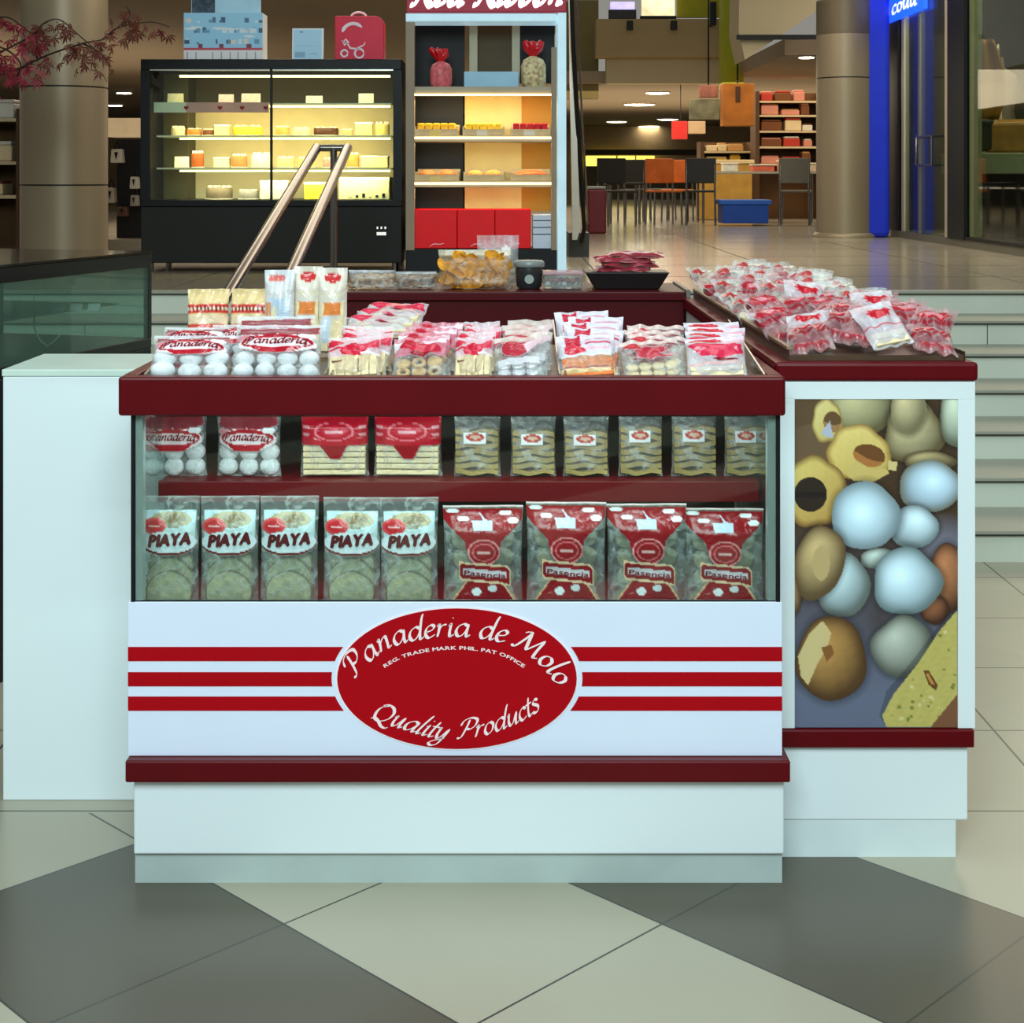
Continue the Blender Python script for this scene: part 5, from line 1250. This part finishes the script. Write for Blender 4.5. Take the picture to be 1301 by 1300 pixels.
# gifts on top shelf
tz_ = pZ(110, dr+.02)+.001
def gift(x, wpx, hpx, bow, body, label):
    t = thing('wrapped_gift', label, 'wrapped gift', (pX(x, dr+.1), dr+.16, tz_)); s = dr/F; w2 = wpx*s/2; h = hpx*s
    MB().lathe([(w2*.8, 0), (w2, h*.1), (w2, h*.45), (w2*.8, h*.58), (w2*.22, h*.66)], n=20, jit=.05).build('gift_body', body, t)
    r = random.Random(x); mb = MB()
    for k in range(6):
        a = 2*PI*k/6+.3; mb.tube([(0, 0, h*.62), (w2*.4*math.cos(a), w2*.3*math.sin(a), h*.82), (w2*.75*math.cos(a)+bow[0]*w2, w2*.4*math.sin(a), h*(.93+.07*math.sin(a*2)))], [w2*.12, w2*.42, w2*.22], 8)
    mb.build('gathered_top', mat('red_cellophane', (206, 10, 28), .25), t)
    return t
gift(559, 28, 52, (-.3,), mat('pink_wrap', (228, 110, 116), .35, var=.4, scale=30), 'pink gift with crimson gathered top, left on the rack top shelf')
gift(677, 32, 62, (0,), mat('spotted_wrap', (240, 196, 150), .4, var=.6, scale=45), 'spotted cream gift with red top, right on the rack top shelf')
o = MB().box(0, 70*dr/F, 0, .2, 0, 20*dr/F).build('pale_blue_box', mat('sky_blue_card', (160, 206, 232), .4), None, .003); o.location = (pX(589, dr+.1), dr+.1, tz_)
tag(o, 'long pale blue box between the two gifts on the rack', 'box')

# ================================================================ ESCALATOR SIDE, BIN
es = thing('escalator_balustrade', 'escalator end with black handrail and pale skirt right of the bread rack', 'escalator', (pX(735, 11.5), 11.5, UPZ))
def E_(mb, n, m):
    o = mb.build(n, m, es); o.location = (-pX(735, 11.5), -11.5, -UPZ); return o
E_(MB().tube([P(724, -60, 11.5), P(728, 60, 11.6), P(733, 150, 11.7), P(738, 230, 11.8), P(742, 290, 11.9), P(738, 308, 11.95)], .018, 10), 'handrail', BLACK)
E_(MB().tube([P(728, -60, 11.6), P(735, 60, 11.7), P(739, 150, 11.8), P(744, 230, 11.9), P(746, 285, 12.0)], .008, 8), 'steel_edge', CHROME)
pl = [(pX(721, 11.7), pZ(-60, 11.7)), (pX(724, 11.7), pZ(-60, 11.7)), (pX(730, 11.7), pZ(100, 11.7)), (pX(737, 11.7), pZ(290, 11.7)), (pX(733, 11.7), pZ(305, 11.7)), (pX(727, 11.7), pZ(305, 11.7))]
E_(MB().prism(pl, 11.72, 11.8), 'skirt_panel', mat('pale_steel_skirt', (186, 180, 166), .3, .5))
E_(pbox(MB(), 722, 748, 296, 334, 12.1, .7), 'newel_base', mat('dark_steel', (54, 54, 50), .4, .3))
dbn = .632*F/(297-HY)
bn = thing('litter_bin', 'maroon square litter bin beside the escalator', 'bin', (pX(758, dbn), dbn, UPZ))
hw = 12*dbn/F; bh = 60*dbn/F
MB().box(-hw, hw, 0, .3, 0, bh-.03).build('bin_body', mat('maroon_bin', (96, 22, 28), .4), bn, .02)
MB().box(-hw*.96, hw*.96, .005, .295, bh-.028, bh).build('bin_rim', CHROME, bn, .004)

# ================================================================ SHOP AT RIGHT
XW = 4.05
sh = thing('glass_shop_front', 'black framed glass shop front with steel door handle at far right', 'shop front', (XW, 12, UPZ)); 
def SH(mb, n, m, bevel=0.0):
    o = mb.build(n, m, sh, bevel); o.location = (-XW, -12, -UPZ); return o
def yx(x): return XW*F/(x-CX)
TOPS = 4.3
SH(MB().box(XW, XW+.12, 11.4, yx(1131), UPZ, UPZ+.07), 'sill', mat('grey_stone_sill', (96, 94, 82), .4))
ya, yb_ = yx(1227), yx(1201)
SH(MB().box(XW-.02, XW+.1, ya, yb_-.12, UPZ+.071, TOPS), 'black_pier', CFR)
SH(MB().box(XW-.01, XW+.02, yb_-.115, yb_, UPZ+.071, TOPS-.4), 'bright_jamb', mat('pale_jamb', (182, 172, 156), .35, .3))
SH(MB().box(XW-.01, XW+.1, yx(1141), yx(1131), UPZ+.071, TOPS), 'black_end_pier', CFR)
SH(MB().box(XW-.02, XW+.1, 11.4, yx(1131), TOPS+.001, TOPS+.6), 'fascia', CFR)
SH(MB().box(XW-.04, XW+.0, yx(1178), yx(1131), pZ(22, yx(1150)), pZ(22, yx(1150))+.5), 'blue_sign', mat('lit_blue_sign', (20, 70, 230), .4, emit=1.6))
mb = MB(); ysg = yx(1138); zsg = pZ(14, yx(1150))
script_text(mb, 'couu', [(0, zsg), (.5, zsg+.01), (1.0, zsg)], .09, 0, thick=.3, thin=.16, slant=.15)
mb.v = [(XW-.046+.3*y, ysg-x, z) for x, y, z in mb.v]
SH(mb, 'sign_lettering', mat('lit_pale_lettering', (226, 236, 250), .4, emit=.8))
SH(MB().box(XW+.01, XW+.03, yb_+.01, yx(1141)-.0, UPZ+.071, TOPS-.3), 'glass_door', glass('shop_glass', (206, 216, 206)))
SH(MB().box(XW, XW+.05, yx(1168), yx(1168)+.07, UPZ+.071, TOPS-.3), 'door_stile', mat('dull_steel', (120, 116, 100), .3, .5))
SH(MB().box(XW, XW+.05, yx(1148), yx(1148)+.1, UPZ+.071, TOPS-.8), 'door_stile', MATS['pale_jamb'])
yh = yx(1175); z0h, z1h = pZ(210, yh), pZ(174, yh)
SH(MB().tube([(XW+.01, yh+.12, z1h), (XW-.05, yh+.12, z1h), (XW-.06, yh+.1, z1h-.01), (XW-.06, yh+.1, z0h+.01), (XW-.05, yh+.12, z0h), (XW+.01, yh+.12, z0h)], .012, 8), 'door_handle', CHROME)
SH(MB().tube([(XW-.055, yh-.42, z1h), (XW-.055, yh+.1, z1h)], .012, 8), 'door_handle', CHROME)
SH(MB().tube([(XW-.055, yh-.42, z0h), (XW-.055, yh+.1, z0h)], .012, 8), 'door_handle', CHROME)
SH(MB().tube([(XW-.055, yh-.42, z0h), (XW-.055, yh-.42, z1h)], .012, 8), 'door_handle', CHROME)
SH(MB().box(XW+.01, XW+.025, 11.4, ya, UPZ+.071, TOPS), 'shop_window', MATS['shop_glass'])
SH(MB().box(XW-.012, XW+.03, 11.4, ya, UPZ+.071, UPZ+.1), 'window_rail', CFR)
SH(MB().box(XW+.02, XW+.1, ya-.14, ya-.03, UPZ+.1, TOPS), 'pale_green_jamb', mat('pale_green_paint', (150, 156, 124), .5))
struct(MB().box(4.1, 8, 18.4, 18.6, UPZ, 5).build('wall_shop_rear', mat('shop_dark_wall', (58, 54, 44), .6, var=.3, scale=2)))
struct(MB().box(6.4, 6.6, 11, 18.4, UPZ, 5).build('wall_shop_side', mat('shop_side_wall', (110, 98, 78), .6, var=.4, scale=2)))
l = area('shop_ceiling_lamp', (5.1, 14.8, 4.2), (5.1, 14.8, 1), 1.6, 5.0, 150, (1, .88, .7))
t = thing('window_plinth', 'pale green display plinth with black front in the shop window', 'plinth', (4.85, 14.5, UPZ))
MB().box(-.45, 1.2, .02, 1.0, 0, .66).build('plinth_base', CFR, t); MB().box(-.5, 1.25, -.04, 1.05, .661, .86).build('plinth_top', mat('pale_green_top', (140, 150, 120), .5), t, .01)
pz = UPZ+.861
t = thing('shoulder_bag', 'brown and dark green shoulder bag on the shop window plinth', 'bag', (4.86, 14.85, pz), rot=(0, 0, -.2))
mb = MB(); pl = [(-.26, 0), (.26, 0), (.3, .3), (-.3, .3)]; mb.prism(pl, -.1, .1); mb.build('bag_body', mat('tan_leather', (150, 110, 50), .5, var=.3, scale=8), t, .03)
MB().box(-.33, -.2, -.105, .105, .02, .33).build('bag_gusset', mat('dark_green_leather', (40, 48, 36), .5), t, .03)
for s in (-.18, .16): MB().tube([(s, -.05, .3), (s-.02, -.04, .7), (s+.03, 0, 1.05), (s+.06, .04, .7), (s+.06, .06, .3)], .012, 8).build('strap', mat('cream_strap', (226, 214, 190), .5), t)
MB().box(-.2, .25, -.02, .02, .302, .33).build('bag_flap', mat('gold_flap', (220, 170, 90), .5), t)
t = thing('hanging_scarf', 'mustard cloth hanging in the shop window beside the black pier', 'scarf', (4.36, 14.35, pZ(152, 14.35)))
n = 14; g = []
for j in range(n+1):
    for i in range(n+1):
        u = i/n; v = j/n; wd = .12+.13*math.sin(v*PI*.8+.5); g.append(((u-.5)*wd*2, .03*math.sin(u*18), v*.75))
fs = [(j*(n+1)+i, j*(n+1)+i+1, (j+1)*(n+1)+i+1, (j+1)*(n+1)+i) for j in range(n) for i in range(n)]
o = MB().add(g, fs, True).build('cloth', mat('mustard_cloth', (150, 106, 20), .7), t); o.modifiers.new('solid', 'SOLIDIFY').thickness = .01
MB().tube([(0, 0, .76), (0, 0, 1.7)], .006, 6).build('hanger_rod', CHROME, t)
t = thing('mannequin_torso', 'taupe draped garment on a bust stand behind the shoulder bag', 'mannequin', (5.35, 16.9, UPZ))
MB().lathe([(.25, 0), (.25, .02), (.02, .03), (.02, 1.1)], n=20).build('stand', CHROME, t)
MB().lathe([(.26, .9), (.24, 1.1), (.17, 1.35), (.21, 1.6), (.2, 1.75), (.07, 1.84), (.06, 1.95)], n=24, sy=.65, jit=.05).build('draped_garment', mat('taupe_garment', (140, 124, 112), .7, var=.3, scale=6), t)

# ================================================================ DISTANT FOOD HALL
def far_thing(name, label, cat, boxes, d, group=None, bevel=0.01):
    """pixel boxes (x0,x1,y0,y1,dd,depth,material,part name)"""
    xs = [b[0] for b in boxes]+[b[1] for b in boxes]; yb = max(b[3] for b in boxes); xc = (min(xs)+max(xs))/2
    t = thing(name, label, cat, (pX(xc, d), d, pZ(yb, d)), group)
    for a, b, c, e, off, dep, m, pn in boxes:
        mb = MB(); pbox(mb, a, b, c, e, d+off if False else d, dep)
        mb.v = [(x-t.location.x, y-d+off, z-t.location.z) for x, y, z in mb.v]; mb.build(pn, m, t, min(bevel, dep*.2))
    return t
WD = mat('light_wood', (176, 136, 60), .5, var=.15); OR = mat('orange_brown_fabric', (170, 84, 24), .6, var=.2)
struct(pbox(MB(), 742, 1040, 190, 197, 44.5, .3).build('trim_3', mat('dark_beam', (44, 34, 22), .6)))
LITW = mat('lit_yellow_window', (236, 220, 90), .5, emit=1.3)
for i, (a, b) in enumerate(((744, 782), (785, 806), (809, 831))):
    struct(pbox(MB(), a, b, 198, 211, 44.6, .2).build('window_%d' % (i+1), LITW))
struct(pbox(MB(), 742, 1042, 211, 262, 44.4, .3).build('wall_far_shops', mat('dark_shop_band', (64, 56, 34), .6, var=.4, scale=1)))
dF = .632*F/(286-HY)   # about 20 m
def table(x0, x1, yt, label, d=dF, leg=CHROME, top=None):
    t = thing('dining_table', label, 'table', (pX((x0+x1)/2, d), d, UPZ)); w2 = (x1-x0)*d/F/2; h = pZ(yt, d)-UPZ
    MB().box(-w2, w2, 0, .7, h-.03, h).build('tabletop', top or mat('grey_white_top', (164, 160, 140), .3), t, .005)
    for sx in (-1, 1):
        for yy in (.05, .65): MB().tube([(sx*(w2-.06), yy, 0), (sx*(w2-.06), yy, h-.03)], .018, 8).build('leg', leg, t)
    return t
def chair(x, d, rot, m, label, s=1.0):
    t = thing('cafe_chair', label, 'chair', (pX(x, d), d, UPZ), 'chairs in the distant food hall', (0, 0, rot))
    MB().box(-.2, .2, -.2, .2, .43, .46).build('seat', m, t, .01); MB().box(-.2, .2, .18, .21, .55, .88).build('backrest', m, t, .01)
    for sx in (-1, 1):
        MB().tube([(sx*.19, -.19, 0), (sx*.18, -.18, .43)], .014, 8).build('leg', CHROME, t); MB().tube([(sx*.19, .21, 0), (sx*.18, .195, .88)], .014, 8).build('leg', CHROME, t)
    return t
def person_like(): pass
BLK = mat('black_chair_shell', (28, 26, 22), .5)
table(888, 1048, 218, 'long pale food hall table beside the right column', 21.0)
table(770, 818, 232, 'small dark table beside the maroon litter bin', 20.6, top=BLK)
tbz = pZ(218, 21.0)+.001
for i, (x, wd, hh, cl, lb) in enumerate(((930, .2, .12, (214, 210, 196), 'white food tub at the left of the long pale table'), (972, .3, .1, (200, 96, 70), 'orange-red food pack on the long pale table'),
        (1004, .24, .16, (196, 120, 96), 'salmon food pack on the long pale table'), (1030, .2, .12, (208, 186, 160), 'cream food pack on the long table beside the column'))):
    o = MB().box(-wd/2, wd/2, 0, .25, 0, hh*.8).m(1).box(-wd/2-.01, wd/2+.01, -.01, .26, hh*.81, hh).build('food_pack', [mat('far_pack_%d' % i, cl, .5, var=.2, scale=15), mat('far_pack_lid', (200, 190, 170), .4)], None, .012)
    o.location = (pX(x, 21.0), 21.15, tbz); tag(o, lb, 'food pack')
for i, (x, d, r, m, lb) in enumerate(((783, 19.9, .3, BLK, 'black cafe chair nearest the maroon litter bin'), (806, 21.9, 2.8, BLK, 'black cafe chair behind the small dark table'),
     (843, 20.4, .2, OR, 'orange-brown cafe chair left of the long pale table'), (860, 21.9, -.3, OR, 'orange-brown cafe chair touching the long pale table end'), (890, 20.3, 3.0, BLK, 'black cafe chair before the long pale table'), (1010, 20.2, 2.9, mat('grey_chair', (96, 92, 80), .5), 'grey cafe chair before the long table near the column'), (838, 22.9, 1.2, BLK, 'black cafe chair furthest from view in the middle'))):
    chair(x, d, r, m, lb)
far_thing('blue_crate', 'blue plastic crate under the long pale table', 'crate', [(918, 976, 260, 284, 0, .5, mat('blue_plastic', (22, 66, 150), .4), 'crate_body'), (914, 980, 254, 260, -.02, .55, mat('blue_plastic_rim', (40, 90, 176), .4), 'crate_rim')], 19.9)
# booths with goods behind: shelves in several levels
def stall(label, x0, x1, levels, d, seed, pal, yb=286):
    t = thing('market_shelf', label, 'shelving unit', (pX((x0+x1)/2, d), d, UPZ)); w2 = (x1-x0)*d/F/2; r = random.Random(seed)
    ztop = pZ(levels[0]-12, d)-UPZ
    for s in (-1, 1): MB().box(s*w2-.03, s*w2+.03, 0, .5, 0, ztop).build('upright', mat('brown_upright', (80, 54, 30), .6), t)
    MB().box(-w2, w2, .5, .53, 0, ztop).build('back_panel', mat('brown_back', (96, 66, 34), .6, var=.3, scale=2), t)
    for k, y in enumerate(levels):
        z = pZ(y, d)-UPZ
        MB().box(-w2+.03, w2-.03, 0, .5, z-.03, z).build('shelf', mat('pale_shelf', (196, 176, 140), .4), t)
        x = -w2+.06; i = 0
        while x < w2-.2:
            wd = r.uniform(.12, .34); hh = r.uniform(.08, .2)
            if x+wd > w2-.05: break
            o = MB().box(0, wd, 0, .3, 0, hh*.8).m(1).box(.01, wd-.01, .02, .28, hh*.8, hh).build('goods_box', [r.choice(pal), r.choice(pal)], None, .015)
            o.location = (t.location.x+x, d+.04, t.location.z+z+.001)
            tag(o, 'Goods on %s, %s shelf down, %s from left' % (label, ORD[k], ORD[i]), 'box', 'boxed goods on the ' + label); x += wd+r.uniform(.01, .06); i += 1
    return t
pal = [mat('goods_tan', (186, 140, 80), .5), mat('goods_cream', (214, 192, 150), .5), mat('goods_red', (176, 50, 34), .5), mat('goods_brown', (110, 62, 26), .5), mat('goods_pink', (200, 130, 110), .5), mat('goods_white', (206, 200, 186), .4)]
stall('tall market shelf beside the right column', 962, 1046, [128, 146, 166, 186, 208], 23.0, 3, pal)
stall('low market shelf behind the long table', 892, 956, [192, 206], 23.9, 4, [pal[0], pal[1], mat('goods_yellow', (190, 150, 40), .5)])
stall('lit wall shelf left of the left column', -30, 24, [150, 205, 248], 13.6, 5, pal)
far_thing('hanging_sign', 'orange-brown hanging banner box beneath the green pillar', 'banner', [(918, 958, 106, 160, 0, .3, mat('orange_brown_sign', (150, 88, 20), .6, var=.3, scale=3), 'banner_body'), (937, 939, -40, 106, .1, .03, BLACK, 'hanging_rod'), (934, 940, 110, 130, -.01, .01, mat('dark_brown_mark', (60, 32, 14), .6), 'banner_mark')], 22.0)
far_thing('hanging_sign', 'grey-green hanging sign left of the orange-brown banner', 'banner', [(876, 914, 126, 152, 0, .1, mat('grey_green_sign', (110, 108, 84), .6, var=.5, scale=5), 'banner_body'), (899, 901, -40, 108, .02, .03, BLACK, 'hanging_rod'), (888, 912, 108, 124, 0, .08, mat('mauve_sign', (136, 84, 70), .6, var=.5, scale=5), 'banner_head')], 22.6)
far_thing('hanging_sign', 'small red square sign above the brown chairs', 'sign', [(853, 873, 154, 177, 0, .05, mat('red_sign_face', (212, 50, 44), .5, emit=.15), 'sign_face'), (864, 865, 107, 154, .02, .02, BLACK, 'hanging_rod'), (874, 896, 154, 170, .02, .05, mat('cream_sign_face', (206, 178, 140), .5), 'side_face')], 24.8)
far_thing('wood_cabinet', 'yellow wood counter behind the long pale table', 'counter', [(888, 955, 208, 279, 0, .4, WD, 'cabinet_body'), (884, 958, 203, 208, -.02, .56, mat('cream_counter', (210, 186, 140), .4), 'cabinet_top')], 22.6)
far_thing('video_screen', 'bright orange and white lit screen above the beige bulkhead', 'screen', [(815, 857, -10, 20, 0, .1, mat('orange_white_screen', (250, 206, 160), .5, var=.5, scale=3, emit=1.2), 'screen_face'), (813, 859, 20, 24, -.01, .12, BLACK, 'screen_frame')], 24.1)
far_thing('video_screen', 'violet-blue lit screen above the beige bulkhead left end', 'screen', [(775, 806, 2, 12, 0, .1, mat('violet_screen', (170, 160, 236), .5, var=.3, scale=3, emit=1.2), 'screen_face'), (773, 808, 12, 24, .0, .12, mat('dark_grey_frame', (50, 46, 46), .5), 'screen_frame')], 24.1)
for i, x in enumerate((800, 856, 906)):
    far_thing('spot_fixture', 'black spotlight on the bulkhead edge, %s from the left' % ORD[i], 'spotlight', [(x-4, x+4, 26 if i < 2 else 2, 38 if i < 2 else 32, 0, .1, BLACK, 'spot_body'), (x-2, x+2, 28, 31, .1, .29, CFR, 'spot_bracket')], 23.6, 'black spotlights on the bulkhead edge')
struct(pbox(MB(), 860, 920, -30, 22, 24.2, .1).build('wall_green_panel', mat('lime_wall', (150, 146, 20), .6)))
# escalator underside
es2 = thing('overhead_escalator', 'beige underside of an escalator crossing beside the green pillar', 'escalator', (pX(990, 18), 18, pZ(60, 18)))
mb = MB(); pl = [(pX(940, 18), pZ(-60, 18)), (pX(1060, 18), pZ(-60, 18)), (pX(1060, 18), pZ(-2, 18)), (pX(946, 18), pZ(76, 18)), (pX(938, 18), pZ(40, 18))]
mb.prism([(a-es2.location.x, b-es2.location.z) for a, b in pl], 0, .8); mb.build('truss_cladding', BEIGE2, es2)
mb = MB(); pbox(mb, 936, 1042, 44, 50, 17.9, .06); mb.v = [(x-es2.location.x, y-18, z-es2.location.z) for x, y, z in mb.v]; mb.build('black_cross_bar', BLACK, es2)

# bag shop between the left column and the cake case
far_thing('dark_shop_unit', 'dark handbag display unit between the left column and cake case', 'shelving unit',
   [(136, 182, 176, 304, .3, .1, mat('black_display_back', (26, 20, 16), .6), 'back_panel'), (134, 184, 304, 318, 0, .4, mat('grey_beige_base', (138, 126, 104), .5), 'base')], 13.4)
def handbag(x, y0, y1, w, rgb, lb):
    d = 13.5; t = thing('handbag', lb, 'handbag', (pX(x, d), d, pZ(y1, d)), 'handbags on the dark display unit'); s = d/F; w2 = w*s/2; h = (y1-y0)*s
    MB().prism([(-w2, 0), (w2, 0), (w2*.8, h*.65), (-w2*.8, h*.65)], -.05, .05).build('bag_body', mat('bag_%d_%d_%d' % rgb, rgb, .4), t, .01)
    MB().tube([(w2*.5*math.cos(a), 0, h*.65+h*.34*math.sin(a)) for a in np.linspace(0, PI, 10)], .008, 6).build('bag_handle', BLACK, t)
    MB().prism([(-w2*.3, h*.5), (w2*.3, h*.5), (0, h*.15)], -.056, -.051).build('bag_clasp', BLACK, t)
    MB().box(-.008, .008, .051, .18, h*.3, h*.34).build('display_peg', BLACK, t)
for a in ((149, 180, 207, 16, (212, 200, 176), 'topmost cream handbag with black triangle on the dark unit'), (171, 216, 240, 11, (200, 190, 170), 'pale handbag right on the dark unit beside the cake case'),
          (141, 228, 258, 12, (176, 160, 140), 'taupe handbag against the left column'), (171, 240, 262, 10, (150, 140, 126), 'grey handbag below the pale right one'), (156, 256, 275, 14, (90, 56, 36), 'brown handbag low on the dark unit')): handbag(*a)

# red foliage plant at upper left
pt_ = thing('red_leaf_plant', 'red maple-like plant with thin branches before the left column', 'plant', (pX(-90, 9.6), 9.6, UPZ))
MB().lathe([(.16, 0), (.2, .35), (.21, .4), (.18, .4)], n=24).build('pot', mat('dark_pot', (50, 44, 40), .5), pt_)
MB().lathe([(.175, .36), (.02, .37)], n=20).build('soil', mat('soil', (44, 30, 22), .9), pt_)
o0 = pt_.location
def lp(x, y, d=9.6): v = P(x, y, d); return (v.x-o0.x, v.y-o0.y, v.z-o0.z)
MB().tube([(0, 0, .36), (0.02, 0, .8), (.0, 0, 1.2), lp(-60, 60)], [.025, .022, .018, .012], 8).build('trunk', mat('grey_bark', (70, 54, 46), .8), pt_)
br = [[(-60, 60), (-20, 30), (10, 22), (40, 42), (55, 30)], [(-60, 80), (-10, 70), (40, 45), (55, 30), (75, 25), (100, 45), (120, 62)], [(-60, 90), (0, 95), (60, 70), (105, 55), (130, 50), (150, 35), (190, 28), (215, 34)], [(105, 55), (130, 70), (140, 90)], [(150, 35), (165, 20), (160, 8)], [(-50, 60), (0, 60), (25, 80), (20, 100)]]
mb = MB()
bpts = []
for k, b in enumerate(br):
    pp = [tuple(p) for p in spline(b, 6)]; pp3 = [lp(x, y, 9.6+.05*math.sin(i*.5+k)) for i, (x, y) in enumerate(pp)]
    mb.tube(pp3, [.008-.005*i/len(pp3) for i in range(len(pp3))], 6); bpts += [(x, y) for x, y in pp]
mb.build('branches', mat('dark_twig', (58, 40, 34), .7), pt_)
def leafcloud(name, m, n, seed, sel, sz):
    r = random.Random(seed); mb = MB()
    pts = [p for p in bpts if sel(p)]
    for _ in range(n):
        x, y = r.choice(pts); x += r.gauss(0, 9); y += abs(r.gauss(6, 12)); c = Vector(lp(x, y, 9.6+r.gauss(0, .1)))
        M3 = Euler((r.uniform(-.8, .8), r.uniform(-.8, .8), r.uniform(0, 6.28))).to_matrix()
        for k in range(5):   # narrow lobes of one palm-shaped leaf
            a = -1.1+k*.55; l = sz*(1-.12*abs(k-2))*r.uniform(.8, 1.2); w_ = l*.11
            tip = Vector((math.sin(a)*l, r.uniform(-.2, .1)*l, -math.cos(a)*l)); mid = tip*.5; side = Vector((math.cos(a), 0, math.sin(a)))*w_
            mb.add([c, c+M3 @ (mid+side), c+M3 @ tip, c+M3 @ (mid-side)], [(0, 1, 2, 3)])
    o = mb.build(name, m, pt_); o['kind'] = 'stuff'; return o
leafcloud('crimson_leaves', mat('crimson_leaf', (130, 34, 52), .6, var=.3, scale=20), 150, 1, lambda p: p[0] < 45, .075)
leafcloud('brown_red_leaves', mat('brown_red_leaf', (104, 52, 42), .6, var=.3, scale=20), 120, 2, lambda p: p[0] >= 45, .07)
